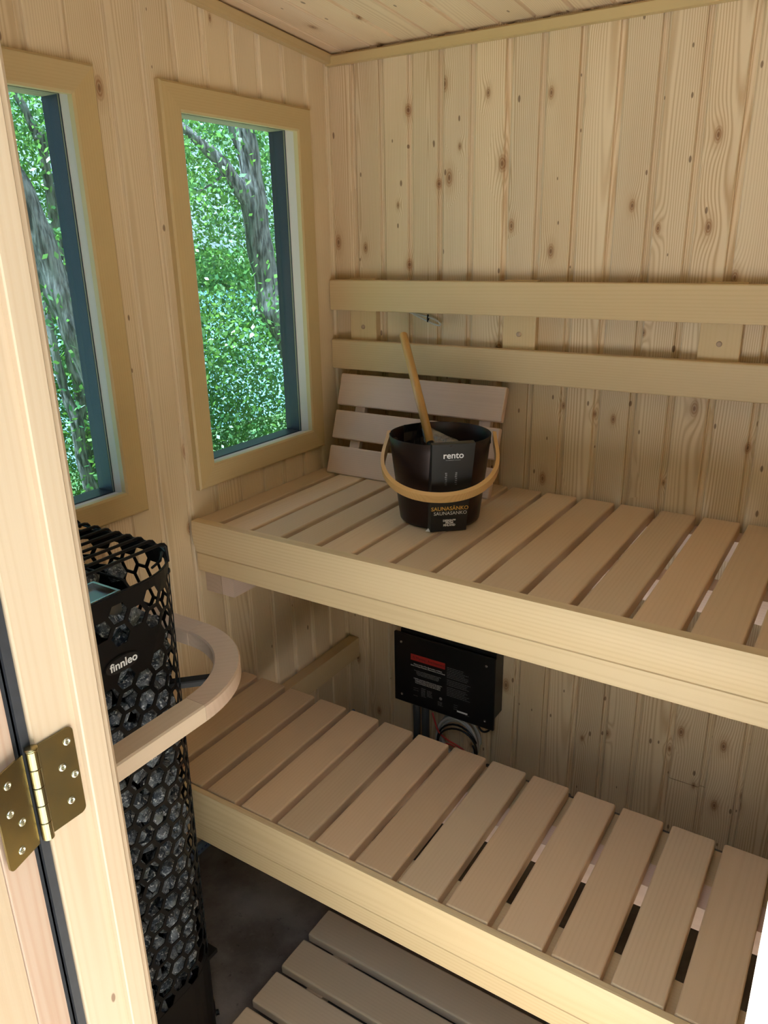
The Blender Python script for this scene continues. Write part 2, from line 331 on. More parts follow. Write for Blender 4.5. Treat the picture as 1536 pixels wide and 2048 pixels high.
# back wall
g = G(); g.box((-0.12, 0.0145, ZF), (XR + 0.12, 0.10, ZT)); wb = g.obj('wall_back', OSB); tag(wb, kind='structure')
gx = [-0.027, 0.0693, 0.1667, 0.26, 0.3555, 0.4487, 0.55, 0.6417, 0.7391, 0.8319, 0.9263, 1.0217, 1.1177, 1.2186]
while gx[-1] < XR: gx.append(gx[-1] + PIT)
gx = [x + 0.0125 for x in gx]
for i in range(len(gx) - 1):
    w = gx[i + 1] - gx[i]; g = G(); a = max(0.0, -gx[i])
    if i == 12:
        add_panel(g, w, 0, 2.06 - 0.052); add_panel(g, w, 2.06 - 0.050, 2.06 - ZF)
    else: add_panel(g, w, 0.0, 2.06 - ZF, a)
    g.obj('plank', SPRUCE, wb, frame((gx[i], 0, 2.06), (0, 0, -1), (1, 0, 0)))
# left wall with two window openings
OPN = [(-0.609, -0.170), (-1.332, -0.885)]; ZO0, ZO1 = 0.995, 1.843
g = G()
def wall_with_holes(g, x0, x1, ya, yb, za, zb, holes):
    ys = [ya] + sorted([v for h in holes for v in h[:2]]) + [yb]
    hs = sorted(holes)
    y = ya
    for h in hs:
        g.box((x0, y, za), (x1, h[0], zb)); g.box((x0, h[0], za), (x1, h[1], h[2])); g.box((x0, h[0], h[3]), (x1, h[1], zb)); y = h[1]
    g.box((x0, y, za), (x1, yb, zb))
wall_with_holes(g, -0.0935, -0.0145, -1.66, 0.10, ZF, ZT, [(a, b, ZO0, ZO1) for a, b in OPN]); wl = g.obj('wall_left', OSB); tag(wl, kind='structure')
k = 0; y1 = -0.0125
edges = [0.0] + [-0.0125 - PIT * j for j in range(0, 18)]
for j in range(len(edges) - 1):
    yb_, ya_ = edges[j], edges[j + 1]
    if ya_ < YF: break
    w = yb_ - ya_ if j else PIT; off = PIT - (yb_ - ya_) if not j else 0.0
    top = zc(ya_) + 0.01; g = G(); segs = []
    lo, hi = ya_, yb_
    cuts = [(max(lo, a), min(hi, b)) for a, b in OPN if min(hi, b) - max(lo, a) > 1e-4]
    y = lo
    for a, b in cuts:
        if a > y + 1e-4: segs.append((y, a, 0, top - ZF))
        segs.append((a, b, 0, top - ZO1)); segs.append((a, b, top - ZO0, top - ZF)); y = b
    if hi > y + 1e-4: segs.append((y, hi, 0, top - ZF))
    for a, b, s0, s1 in segs: add_panel(g, PIT, s0, s1, a - lo, min(b - lo, PIT))
    g.obj('plank', SPRUCE_L, wl, frame((0, ya_, top), (0, 0, -1), (0, 1, 0)))
# right wall and front wall (front wall pierced by the doorway)
g = G(); g.box((XR + 0.0145, -1.66, ZF), (XR + 0.12, 0.10, ZT)); wr = g.obj('wall_right', OSB); tag(wr, kind='structure')
for j in range(16):
    g = G(); ya_ = -PIT * (j + 1); add_panel(g, PIT, 0, zc(ya_) - ZF)
    g.obj('plank', SPRUCE, wr, frame((XR, ya_ + PIT, zc(ya_)), (0, 0, -1), (0, -1, 0)))
DX0, DX1, DZ = 0.72, 1.475, 2.02
g = G(); Y0, Y1 = -1.640, -1.5495
g.box((-0.125, Y0, ZF), (DX0, Y1, ZT)); g.box((DX1, Y0, ZF), (XR + 0.12, Y1, ZT)); g.box((DX0, Y0, DZ + 0.02), (DX1, Y1, ZT)); wf = g.obj('wall_front', EXTW); tag(wf, kind='structure')
xx = 0.0
while xx < XR - 0.01:
    x0, x1 = xx, min(xx + PIT, XR); xx += PIT
    g = G(); H = zc(YF) - ZF
    if x1 <= DX0 or x0 >= DX1: add_panel(g, PIT, 0, H, 0, x1 - x0)
    elif x0 < DX0: add_panel(g, PIT, 0, H, 0, DX0 - x0); add_panel(g, PIT, 0, zc(YF) - DZ, DX0 - x0, x1 - x0)
    elif x1 > DX1: add_panel(g, PIT, 0, H, DX1 - x0, x1 - x0); add_panel(g, PIT, 0, zc(YF) - DZ, 0, DX1 - x0)
    else: add_panel(g, PIT, 0, zc(YF) - DZ)
    g.v = [(a, PIT - b, c) for a, b, c in g.v]; g.f = [f[::-1] for f in g.f]
    g.obj('plank', SPRUCE, wf, frame((x0 + PIT, YF, zc(YF)), (0, 0, -1), (-1, 0, 0)))
# ceiling: boards run from the back wall to the door
g = G(); v = [(-0.12, 0.1, zc(0.1) + 0.015), (XR + 0.12, 0.1, zc(0.1) + 0.015), (XR + 0.12, -1.66, zc(-1.66) + 0.015), (-0.12, -1.66, zc(-1.66) + 0.015)]
g.add(v + [(a, b, c + 0.09) for a, b, c in v], [(0, 1, 2, 3), (7, 6, 5, 4), (0, 4, 5, 1), (1, 5, 6, 2), (2, 6, 7, 3), (3, 7, 4, 0)]); ce = g.obj('ceiling', OSB); tag(ce, kind='structure')
cx = -0.045; L = 1.60
while cx < XR:
    g = G(); a = max(0.0, -cx); b = min(PIT, XR - cx)
    # deeper V grooves than on the walls
    pr = [(a, -0.016), (b, -0.016), (b, -0.010), (b - 0.002, -0.0095), (b - 0.0075, 0.0), (a + 0.005, 0.0), (a, -0.005)]
    g.prism(pr, 0.0, L)
    g.obj('plank', SPRUCE_C, ce, frame((cx, 0.0 - L * 0.9959 + 0.012, zc(-L * 0.9959 + 0.012)), (0, 1, -SL), (1, 0, 0)))
    cx += PIT
# roof; its unseen overhang is added to keep sun out of the doorway
g = G(); v = [(-0.5, 0.4, 2.22), (XR + 0.5, 0.4, 2.22), (XR + 0.5, -1.93, 2.45), (-0.5, -1.93, 2.45)]
g.add(v + [(a, b, c + 0.06) for a, b, c in v], [(0, 1, 2, 3), (7, 6, 5, 4), (0, 4, 5, 1), (1, 5, 6, 2), (2, 6, 7, 3), (3, 7, 4, 0)]); ro = g.obj('roof', ROOFM); tag(ro, kind='structure')
# ceiling trims
g = G(); g.prism([(0, 0), (0.020, 0.0), (0.020, 0.022), (0.016, 0.026), (0, 0.030)], 0, XR)
g.v = [(x, -y, z) for x, y, z in g.v]; g.f = [f[::-1] for f in g.f]
t = g.obj('trim_1', CASING, None, Matrix.Translation((0.001, 0, 2.0165))); tag(t, kind='structure')
g = G(); n_ = 1.53
g.prism([(0, 0), (0.020, 0.0), (0.020, 0.022), (0.016, 0.026), (0, 0.030)], 0, n_)
g.v = [(x, y, z) for x, y, z in g.v]
t = g.obj('trim_2', CASING, None, frame((0.0, -0.0, 2.0195), (0, -1, SL), (1, 0, 0))); tag(t, kind='structure')
# blue-grey sill foam strip showing under the left wall
g = G(); g.box((0.001, -1.50, ZF), (0.010, 0.0, ZF + 0.034)); 
t = g.obj('trim_3', MEMB); tag(t, kind='structure')
g = G()
for q in range(26): g.box((0.0095, -0.95 + q * 0.014, ZF + 0.010), (0.0105, -0.95 + q * 0.014 + 0.006 + 0.003 * (q % 3 == 0), ZF + 0.016))
g.obj('printed_dashes', plain('navy_print', (0.03, 0.05, 0.18), 0.6), t)

# ------------------------------------------------------------------ windows
def window(nm, ya, yb):
    """ya..yb = casing inner edges"""
    r = root(nm, (0, (ya + yb) / 2, 1.0), kind='structure')
    z0, z1 = 1.0034, 1.8362; cw = 0.0605; th = 0.018; bz = 0.005
    def casing(p0, p1, p2, p3):      # inner a,b, outer b,a  (y,z)
        g = G(); inn = [p0, p1, p2, p3]
        c = [sum(p[0] for p in inn) / 4, sum(p[1] for p in inn) / 4]
        ins = [(p[0] + (c[0] - p[0]) * 0.0, p[1]) for p in inn]
        # eased face: outer edges pulled in by bz
        def lerp(a, b, d): 
            l = math.hypot(b[0] - a[0], b[1] - a[1]); return (a[0] + (b[0] - a[0]) * d / l, a[1] + (b[1] - a[1]) * d / l)
        f0 = lerp(p0, p3, bz * 1.41); f3 = lerp(p3, p0, bz * 1.41); f1 = lerp(p1, p2, bz * 1.41); f2 = lerp(p2, p1, bz * 1.41)
        R = [[p0, p1, p2, p3], [p0, p1, p2, p3], [f0, f1, f2, f3]]; X = [0.0, th - 0.004, th]
        v = [(X[i], q[0], q[1]) for i in range(3) for q in R[i]]
        f = [(3, 2, 1, 0), (8, 9, 10, 11)] + [(i * 4 + j, i * 4 + (j + 1) % 4, i * 4 + 4 + (j + 1) % 4, i * 4 + 4 + j) for i in range(2) for j in range(4)]
        return v, f
    A, B = (ya, z0), (yb, z0); Cc, D = (yb, z1), (ya, z1)
    a, b, c, d = (ya - cw, z0 - cw), (yb + cw, z0 - cw), (yb + cw, z1 + cw), (ya - cw, z1 + cw)
    for q0, q1, q2, q3, hor in ((A, B, b, a, 1), (B, Cc, c, b, 0), (Cc, D, d, c, 1), (D, A, a, d, 0)):
        v, f = casing(q0, q1, q2, q3)
        # local frame so that grain follows the piece
        if hor: M = frame((0, ya, q0[1]), (0, 1, 0), (0, 0, 1))
        else: M = frame((0, q0[0], z0), (0, 0, 1), (0, -1, 0))
        Mi = M.inverted(); g = G(); g.add([Mi @ Vector(p) for p in v], f)
        g.obj('casing', CASING, r, M)
    # liner set back 8 mm, then the dark exterior return beyond the glass
    rv = 0.0075
    def tunnel(name, x0, x1, off, mat, t_=0.012):
        y0_, y1_, zz0, zz1 = ya - off, yb + off, z0 - off, z1 + off
        for a_, b_, hor in (((x0, y0_ - t_, zz0 - t_), (x1, y1_ + t_, zz0), 1), ((x0, y0_ - t_, zz1), (x1, y1_ + t_, zz1 + t_), 1), ((x0, y0_ - t_, zz0), (x1, y0_, zz1), 0), ((x0, y1_, zz0), (x1, y1_ + t_, zz1), 0)):
            M = frame((x0, a_[1], a_[2]), (0, 1, 0), (1, 0, 0)) if hor else frame((x0, a_[1], a_[2]), (0, 0, 1), (1, 0, 0))
            Mi = M.inverted(); gg = G(); gg.box(a_, b_); gg.v = [tuple(Mi @ Vector(p)) for p in gg.v]; gg.obj(name, mat, r, M)
    tunnel('liner', -0.037, 0.0008, rv, LINER)
    tunnel('outer_frame', -0.094, -0.043, rv, BLUEBLACK)
    g = G(); g.box((-0.0425, ya - rv - 0.005, z0 - rv - 0.005), (-0.0375, yb + rv + 0.005, z1 + rv + 0.005)); g.obj('pane', GLASS, r)
    g = G()
    for (p, q) in (((ya - rv, z0 - rv), (yb + rv, z0 - rv)), ((yb + rv, z0 - rv), (yb + rv, z1 + rv)), ((yb + rv, z1 + rv), (ya - rv, z1 + rv)), ((ya - rv, z1 + rv), (ya - rv, z0 - rv))):
        g.tube([(-0.036, p[0], p[1]), (-0.036, q[0], q[1])], 0.0016, 6)
    g.obj('sealant_bead', GASKET, r)
window('window_1', -1.3175, -0.893)
window('window_2', -0.6010, -0.178)

# ------------------------------------------------------------------ doorway, door and hinge
door = root('door_1', (1.1, -1.6, ZF), kind='structure')
def lboard(name, a, b, mat, parent, axis='z'):
    """axis-aligned timber whose grain runs along axis"""
    if axis == 'z': M = frame((a[0], a[1], a[2]), (0, 0, 1), (0, 1, 0))
    elif axis == 'x': M = frame((a[0], a[1], a[2]), (1, 0, 0), (0, 1, 0))
    else: M = frame((a[0], a[1], a[2]), (0, 1, 0), (0, 0, 1))
    Mi = M.inverted(); g = G(); g.box(a, b); g.v = [tuple(Mi @ Vector(p)) for p in g.v]; 
    return g.obj(name, mat, parent, M)
XJ = 0.75
def jamb(sx, x):
    # plan outline of jamb, stop and inner casing, z extruded;  sx=+1 left jamb facing +x
    pl = [(-0.045, -1.640), (-0.006, -1.640), (-0.006, -1.6295), (0.0, -1.6255), (0.0, -1.574), (0.0085, -1.574), (0.010, -1.5725), (0.010, -1.5465), (0.0085, -1.545), (0.0030, -1.5435), (0.0030, -1.5360), (-0.002, -1.530), (-0.045, -1.530)]
    g = G(); pts = [(-px_ * sx, py_) for px_, py_ in pl]
    zt = DZ
    # local: x = up, y = along world y, z = ...
    M = frame((x, -1.64, ZF), (0, 0, 1), (0, 1, 0))     # z axis = -x world
    prof = [(py_ + 1.64, -px_ * sx) for px_, py_ in pl]
    if sx < 0: prof = prof[::-1]
    g.prism(prof, 0, zt - ZF); return g.obj('jamb', JAMB, door, M)
jamb(1, XJ)
jamb(-1, 1.4615)
lboard('head_jamb', (XJ - 0.02, -1.64, DZ), (1.48, -1.530, DZ + 0.035), JAMB, door, 'x')
g = G(); g.box((XJ - 0.0175, -1.6400, ZF), (XJ - 0.0012, -1.6300, DZ)); g.obj('gasket_and_gap_shade', GASKET, door)
g = G(); g.box((XJ - 0.030, -1.6500, ZF), (XJ - 0.010, -1.6402, DZ)); g.obj('gasket_and_gap_shade', GASKET, door)  # black strip standing in for the shadowed gap beside the door
# right-hand outer casing, catches the daylight
lboard('casing', (1.4565, -1.662, ZF), (1.56, -1.6405, DZ + 0.1), LINER, door, 'z')
lboard('casing', (XJ - 0.15, -1.656, ZF), (XJ - 0.035, -1.6405, DZ + 0.1), JAMB, door, 'z')
# door leaf, swung wide open outwards
dv = Vector((0.30, -0.954, 0)).normalized(); dn = Vector((-dv.y * -1, 0, 0)); dn = Vector((dv.y, -dv.x, 0)).normalized()   # dn points to -x side
O = Vector((XJ - 0.004, -1.6475, 0.0))
def leafboard(name, s0, s1, w0, w1, z0, z1, mat, parent):
    # s along thickness (dv), w along door width (dn)
    M = frame(O + dv * s0 + dn * w0 + Vector((0, 0, z0)), (0, 0, 1), dv)
    g = G(); g.prism([(0, 0), (s1 - s0, 0), (s1 - s0, (w1 - w0)), (0, (w1 - w0))] , 0, z1 - z0)
    # z axis of frame = x cross y = up x dv ; check sign
    zz = Vector((0, 0, 1)).cross(dv)
    if zz.dot(dn) < 0: g.v = [(a, b, -c) for a, b, c in g.v]; g.f = [f[::-1] for f in g.f]
    return g.obj(name, mat, parent, M)
leaf = leafboard('door_leaf', 0.0, 0.043, 0.0, 0.74, ZF + 0.012, DZ - 0.01, DOORW, door)
leafboard('face_board', 0.0445, 0.115, 0.002, 0.74, ZF + 0.012, DZ - 0.01, JAMB, leaf)
# brass butt hinge
hz0, hz1 = 0.9225, 1.0395
hinge = root('hinge', (XJ, -1.63, hz0)); set_parent(hinge, door)
def plate(name, o3, yd, w, flip=False):
    # plate in plane spanned by z and yd, corners rounded at far side
    r_ = 0.007; H = hz1 - hz0; pts = [(0, 0)]
    for cx_, cz_, a0 in ((w - r_, r_, -PI / 2), (w - r_, H - r_, 0)):
        pts += [(cx_ + r_ * math.cos(a0 + PI / 2 * k / 5), cz_ + r_ * math.sin(a0 + PI / 2 * k / 5)) for k in range(6)]
    pts += [(0, H)]
    M = frame(o3, yd, (0, 0, 1)); g = G(); n_ = len(pts)
    g.add([(a, b, 0) for a, b in pts] + [(a, b, 0.0022) for a, b in pts], [tuple(range(n_ - 1, -1, -1)), tuple(range(n_, 2 * n_))] + [(i, (i + 1) % n_, n_ + (i + 1) % n_, n_ + i) for i in range(n_)])
    if M.col[2].to_3d().x < 0: g.v = [(a, b, -c) for a, b, c in g.v]; g.f = [f[::-1] for f in g.f]
    return g.obj(name, BRASS, hinge, M), M
def screw(M, u, v_, side, parent):
    g = G(); R0 = [(0.0046, 0.0), (0.0042, 0.0010), (0.0030, 0.0014), (0.0012, 0.0004), (0.0001, 0.0002)]
    g.lathe(R0, 20)
    g.box((-0.0022, -0.0005, 0.0003), (0.0022, 0.0005, 0.0010)); g.box((-0.0005, -0.0022, 0.0003), (0.0005, 0.0022, 0.0010))
    return g.obj('screw', SCREW, parent, M @ Matrix.Translation((u, v_, side * 0.0023)) @ (Matrix.Identity(4) if side > 0 else Matrix.Rotation(PI, 4, 'X')))
H = hz1 - hz0
PB = Vector((XJ + 0.0045, -1.6330, hz0))
p1, M1 = plate('jamb_leaf', (XJ + 0.0006, -1.6275, hz0), (0, 1, 0), 0.0465)
side = 1 if M1.col[2].x > 0 else -1
for u, v_ in ((0.037, H * 0.86), (0.0265, H * 0.62), (0.040, H * 0.47), (0.030, H * 0.215)): screw(M1, u, v_, side, p1)
p2, M2 = plate('door_hinge_leaf', Vector((XJ + 0.0012, -1.6405, hz0)) + dv * 0.004 , dv, 0.046)
side = 1 if M2.col[2].x > 0 else -1
for u, v_ in ((0.027, H * 0.84), (0.031, H * 0.56), (0.018, H * 0.38), (0.026, H * 0.12)): screw(M2, u, v_, side, p2)
g = G()
for k in range(5):
    a = H * k / 5 + 0.0004; b = H * (k + 1) / 5 - 0.0004
    g.tube([(PB.x, PB.y, hz0 + a), (PB.x, PB.y, hz0 + a + 0.0006), (PB.x, PB.y, hz0 + b - 0.0006), (PB.x, PB.y, hz0 + b)], [0.0062, 0.0068, 0.0068, 0.0062], 20)
g.obj('knuckle_barrel', BRASS, hinge, smooth=False)
g = G(); g.lathe([(0.0001, 0.0028), (0.004, 0.0026), (0.0068, 0.0014), (0.0076, 0.0), (0.0072, -0.0012), (0.0001, -0.0012)], 24); g.obj('pin_cap', BRASS, hinge, Matrix.Translation((PB.x, PB.y, hz1 + 0.0012)), True)

# ------------------------------------------------------------------ benches
def slat_bench(nm, loc, lab, lefts, yb_, yf_, zt, th, mat, endx):
    r = root(nm, loc, lab, 'bench')
    L_ = yb_ - yf_; me = shared('slat', round_board(L_, 0.0892, th, 0.0045, 3, 0.0025), mat)
    first = lefts[0]
    for x in lefts:
        if x < 0.0:      # ripped first slat against the wall
            round_board(L_, 0.0892 + x - 0.002, th, 0.004, 3, 0.0025).obj('slat', mat, r, frame((0.002, yb_, zt), (0, -1, 0), (1, 0, 0)))
        else: inst('slat', me, r, frame((x, yb_, zt), (0, -1, 0), (1, 0, 0)))
    return r
uL = [-0.0165, 0.0912, 0.1923, 0.2995, 0.4056, 0.5079, 0.6122, 0.7159, 0.8210, 0.9268, 1.0320, 1.1386, 1.2440, 1.3499, 1.4555, 1.561, 1.6665, 1.772, 1.8775]
lL = [-0.0335, 0.0712, 0.1792, 0.2878, 0.3938, 0.4994, 0.6048, 0.7090, 0.8142, 0.9200, 1.0277, 1.1330, 1.2397, 1.3456, 1.4516, 1.5576, 1.6636, 1.7696, 1.8756]
ub = slat_bench('upper_bench', (1.0, -0.35, 0.73), 'long pale slatted sauna bench, the upper one carrying the black bucket', uL, -0.0115, -0.670, 0.867, 0.026, ASPEN, XR)
lb = slat_bench('lower_bench', (1.0, -0.77, 0.19), 'long slatted sauna bench, the lower one below and in front of the bucket', lL, -0.5500, -0.9915, 0.345, 0.026, ASPEN, XR)
# upper bench fascia: convex board over a flat one
def fascia(name, prof, x0, x1, mat, parent, o):
    # prof (outward, up) with outward = -y
    M = frame((x0, o[0], o[1]), (1, 0, 0), (0, 0, 1))    # z axis = -y world
    g = G(); p = [(u, d) for d, u in prof]
    g.prism(p, 0, x1 - x0)
    o_ = g.obj(name, mat, parent, M); return o_
arc = [(0.0, 0.0), (0.018, 0.0)] + [(0.018 + 0.0125 * math.sin(PI * (0.10 + 0.62 * k / 12)) - 0.004, 0.0015 + (0.0885 - 0.0015) * k / 12) for k in range(13)] + [(0.0, 0.0895)]
arc = arc[::-1]
fascia('fascia_board', arc, 0.006, XR - 0.005, ASPEN_Y, ub, (-0.6715, 0.7805))
fascia('fascia_board', [(0.0, 0.0), (0.0, 0.052), (0.0165, 0.052), (0.0185, 0.050), (0.0185, 0.002), (0.0165, 0.0)], 0.008, XR - 0.005, ASPEN_Y, ub, (-0.6715, 0.7275))
arc2 = [(0.0, 0.0), (0.011, 0.0)] + [(0.011 + 0.004 * math.sin(PI * (0.05 + 0.80 * k / 8)), 0.001 + (0.0955 - 0.001) * k / 8) for k in range(9)] + [(0.009, 0.0965), (0.0, 0.0968)]
fascia('fascia_board', arc2[::-1], 0.006, XR - 0.005, ASPEN_Y, lb, (-0.9935, 0.2445))
fascia('fascia_board', [(0.0, 0.0), (0.0, 0.0485), (0.0098, 0.0485), (0.0115, 0.047), (0.0115, 0.0015), (0.010, 0.0)], 0.006, XR - 0.005, ASPEN_Y, lb, (-0.9935, 0.1950))
# longitudinal bearers under the slats
for p_, a_, b_ in ((ub, (0.004, -0.080, 0.785), (XR, -0.012, 0.840)), (ub, (0.004, -0.40, 0.785), (XR, -0.335, 0.840)), (ub, (0.004, -0.670, 0.785), (XR, -0.620, 0.840)),
                   (lb, (0.004, -0.655, 0.270), (XR, -0.543, 0.313)), (lb, (0.004, -0.722, 0.262), (XR, -0.657, 0.3185)), (lb, (0.004, -0.9925, 0.262), (XR, -0.905, 0.3185))):
    lboard('bearer', a_, b_, ALDER if a_[1] in (-0.722,) or p_ is ub else RAILW, p_, 'x')
# wall ledgers carrying the benches
lboard('ledger', (0.001, -0.660, 0.655), (0.058, -0.01, 0.7265), GUARDW, ub, 'y')
lboard('ledger', (0.0585, -0.659, 0.655), (0.100, -0.01, 0.7265), ALDER, ub, 'y')
lboard('ledger', (XR - 0.08, -0.660, 0.655), (XR - 0.001, -0.01, 0.7265), ALDER, ub, 'y')
lboard('ledger', (0.001, -0.985, 0.135), (0.040, -0.002, 0.210), RAILW, lb, 'y')
lboard('ledger', (XR - 0.041, -0.985, 0.135), (XR - 0.001, -0.002, 0.210), RAILW, lb, 'y')
lboard('end_cleat', (0.0015, -0.985, 0.211), (0.040, -0.56, 0.262), RAILW, lb, 'y')
lboard('end_cleat', (XR - 0.040, -0.985, 0.211), (XR - 0.0015, -0.56, 0.262), RAILW, lb, 'y')

# ------------------------------------------------------------------ fixed backrest rails
br = root('slatted_backrest', (1.0, -0.02, 1.17), 'two long horizontal backrest rails fixed on uprights along the back wall', 'backrest')
me = shared('rail', round_board(1.965, 0.0892, 0.022, 0.004, 3, 0.003), RAILW)
inst('rail', me, br, frame((0.003, -0.0455, 1.3528), (1, 0, 0), (0, 0, 1)))
inst('rail', me, br, frame((0.003, -0.0455, 1.1755), (1, 0, 0), (0, 0, 1)))
for x0 in (0.0619, 0.5700, 1.0795, 1.5885):
    u_ = round_board(0.262, 0.0945, 0.0225, 0.002, 2, 0.002).obj('upright', RAILW, br, frame((x0, -0.0228, 1.4450), (0, 0, -1), (1, 0, 0)))
    for z_ in (1.304,):
        g = G(); g.lathe([(0.0068, 0), (0.0066, 0.0016), (0.0045, 0.0026), (0.0001, 0.003)], 18); g.obj('plug', PLUGW, u_, frame((x0 + 0.047, -0.0226, z_), (1, 0, 0), (0, 0, 1)))

# ------------------------------------------------------------------ loose leaning backrest behind the bucket
lr = root('leaning_backrest', (0.32, -0.12, 0.867), 'loose pinkish slatted backrest leaning in the corner behind the black bucket', 'backrest')
pb = Vector((0, -0.156, 0.869)); pt = Vector((0, -0.052, 1.166)); up = (pt - pb); Lb = up.length; up.normalize()
for s0, s1 in ((0.0, 0.087), (0.110, 0.198), (0.215, 0.3125)):
    o3 = pb + up * s0; round_board(0.557, s1 - s0, 0.017, 0.004, 3, 0.003).obj('slat', ALDER, lr, frame((0.044, o3.y, o3.z), (1, 0, 0), up))
nb = Vector((1, 0, 0)).cross(up)
for xs in (0.103, 0.527):
    o3 = pb + up * 0.014 - nb * 0.0175; round_board(0.300, 0.036, 0.018, 0.002, 2, 0.002).obj('strut', ALDER, lr, frame((xs + 0.036, o3.y, o3.z), up, (-1, 0, 0)))

# ------------------------------------------------------------------ bucket with ladle
BC = Vector((0.5507, -0.3428)); R1, R0_, ZB, ZR = 0.1285, 0.1035, 0.8675, 1.0905
bk = root('sauna_bucket', (BC.x, BC.y, ZB), 'round black metal water bucket with bent bamboo handle on the upper bench', 'bucket')
g = G(); hh = ZR - ZB
g.lathe([(0.001, 0.004), (R0_ - 0.012, 0.001), (R0_ - 0.006, 0.0015), (R0_ - 0.001, 0.006), (R0_, 0.012)] + [(R0_ + (R1 - R0_) * k / 8, 0.012 + (hh - 0.012) * k / 8) for k in range(1, 9)] + [(R1 - 0.001, hh + 0.0012), (R1 - 0.002, hh)] + [(R0_ - 0.003 + (R1 - R0_) * k / 8, 0.012 + (hh - 0.012) * k / 8) for k in range(7, -1, -1)] + [(R0_ - 0.02, 0.008), (0.001, 0.007)], 72)
g.obj('pail', BUCKET, bk, Matrix.Translation((BC.x, BC.y, ZB)), True)
vd = Vector((0.477, -0.879, 0)); ax = Vector((0.879, 0.477, 0)).normalized()
ax = Matrix.Rotation(math.radians(-3), 3, 'Z') @ ax; vd = Vector((ax.y, -ax.x, 0))
P0 = Vector((BC.x + 0.003, BC.y, 1.072)); dd = (vd * 0.152 + Vector((0, 0, -0.098))); Lh = dd.length; dd.normalize(); hn = ax.cross(dd).normalized()
hp = [(-0.1330, -0.020), (-0.1355, 0.008), (-0.1400, 0.04), (-0.1415, 0.07), (-0.137, 0.10), (-0.123, 0.130), (-0.099, 0.156), (-0.068, 0.174), (-0.034, 0.184), (0, 0.187)]
hp = hp + [(-a, b) for a, b in hp[-2::-1]]
# resample smooth
def catmull(P, k=4):
    out = []
    for i in range(len(P) - 1):
        a, b, c, d = P[max(i - 1, 0)], P[i], P[i + 1], P[min(i + 2, len(P) - 1)]
        for j in range(k):
            t_ = j / k; out.append(tuple(0.5 * (2 * b[q] + (c[q] - a[q]) * t_ + (2 * a[q] - 5 * b[q] + 4 * c[q] - d[q]) * t_ ** 2 + (3 * b[q] - a[q] - 3 * c[q] + d[q]) * t_ ** 3) for q in range(len(b))))
    return out + [tuple(P[-1])]
hp = catmull(hp, 4); Rg = []
for i, (a, b) in enumerate(hp):
    p = P0 + ax * a + dd * b; q0 = Vector(hp[max(i - 1, 0)] + (0,)); q1 = Vector(hp[min(i + 1, len(hp) - 1)] + (0,)); t_ = (q1 - q0).normalized()
    on_ = (ax * t_.y - dd * t_.x).normalized()      # outward-ish normal in the loop plane
    if on_.dot(ax * a + dd * (b - 0.06)) < 0: on_ = -on_
    wv = hn * 0.0160; tv = on_ * 0.0045
    Rg.append([p + wv - tv, p + wv * 0.8 + tv, p - wv * 0.8 + tv, p - wv - tv])
g = G(); g.rings(Rg)
# grain runs around the loop: give the handle a local frame with x along the axis
Mh = frame(P0, ax, dd); Mi = Mh.inverted(); g.v = [tuple(Mi @ Vector(p)) for p in g.v]
hd = g.obj('handle', BAMBOO, bk, Mh, True)
hd.data.polygons.foreach_set('use_smooth', [False] * len(hd.data.polygons))
for s in (-1, 1):
    g = G(); g.lathe([(0.006, 0), (0.006, 0.012), (0.0045, 0.014), (0.0001, 0.0145)], 16)
    g.obj('pivot_knob', BLACK, bk, frame(P0 + ax * s * 0.1245, vd, Vector((0, 0, 1)) * s * 1.0) if s > 0 else frame(P0 + ax * s * 0.1245, vd, (0, 0, -1)))
# card sleeve folded over the front
sl0, sl1, sm = Vector((0.5970, -0.4578, 1.094)), Vector((0.6755, -0.3937, 1.094)), 0
bl0, bl1 = Vector((0.5972, -0.4640, 0.8695)), Vector((0.6560, -0.3960, 0.8695))
out = Vector((0.62, -0.78, 0)).normalized()
sl0 = Vector((0.6000, -0.4700, 1.094)); sl1 = Vector((0.6790, -0.4020, 1.094)); bl0 = Vector((0.5890, -0.4590, 0.8695)); bl1 = Vector((0.6560, -0.4000, 0.8695))
def slab(g, q, n_, t_):
    a = [Vector(p) for p in q]; b = [p - n_ * t_ for p in a]; m = len(a)
    g.add(a + b, [tuple(range(m)), tuple(range(2 * m - 1, m - 1, -1))] + [(i, m + i, m + (i + 1) % m, (i + 1) % m) for i in range(m)])
xd = (sl1 - sl0); xd.z = 0; xd.normalize(); nd = Vector((xd.y, -xd.x, 0))
mid = (sl0 + sl1) / 2
g = G(); slab(g, [bl0, bl1, sl1, sl0], nd, 0.0008)
cen = Vector((BC.x, BC.y, 0))
# returns towards the pail, top fold and foot fold
slab(g, [bl0, sl0, sl0 - nd * 0.020 - xd * 0.004, bl0 - nd * 0.012 - xd * 0.004], xd, 0.0008)
slab(g, [bl1, sl1, sl1 - nd * 0.030 + xd * 0.002, bl1 - nd * 0.020 + xd * 0.002], xd, 0.0008)
slab(g, [sl0, sl1, sl1 - nd * 0.028, sl0 - nd * 0.022], Vector((0, 0, 1)), 0.0008)
lbl = g.obj('card_sleeve', CARD, bk)
g = G(); q0 = bl0 + Vector((0, 0, 0.0008)) + xd * 0.001; slab(g, [q0, q0 - xd * 0.013 - nd * 0.006, q0 - nd * 0.010 + Vector((0, 0, 0.011))], nd, 0.0006)
g.obj('foot_tab', WHITE, lbl)
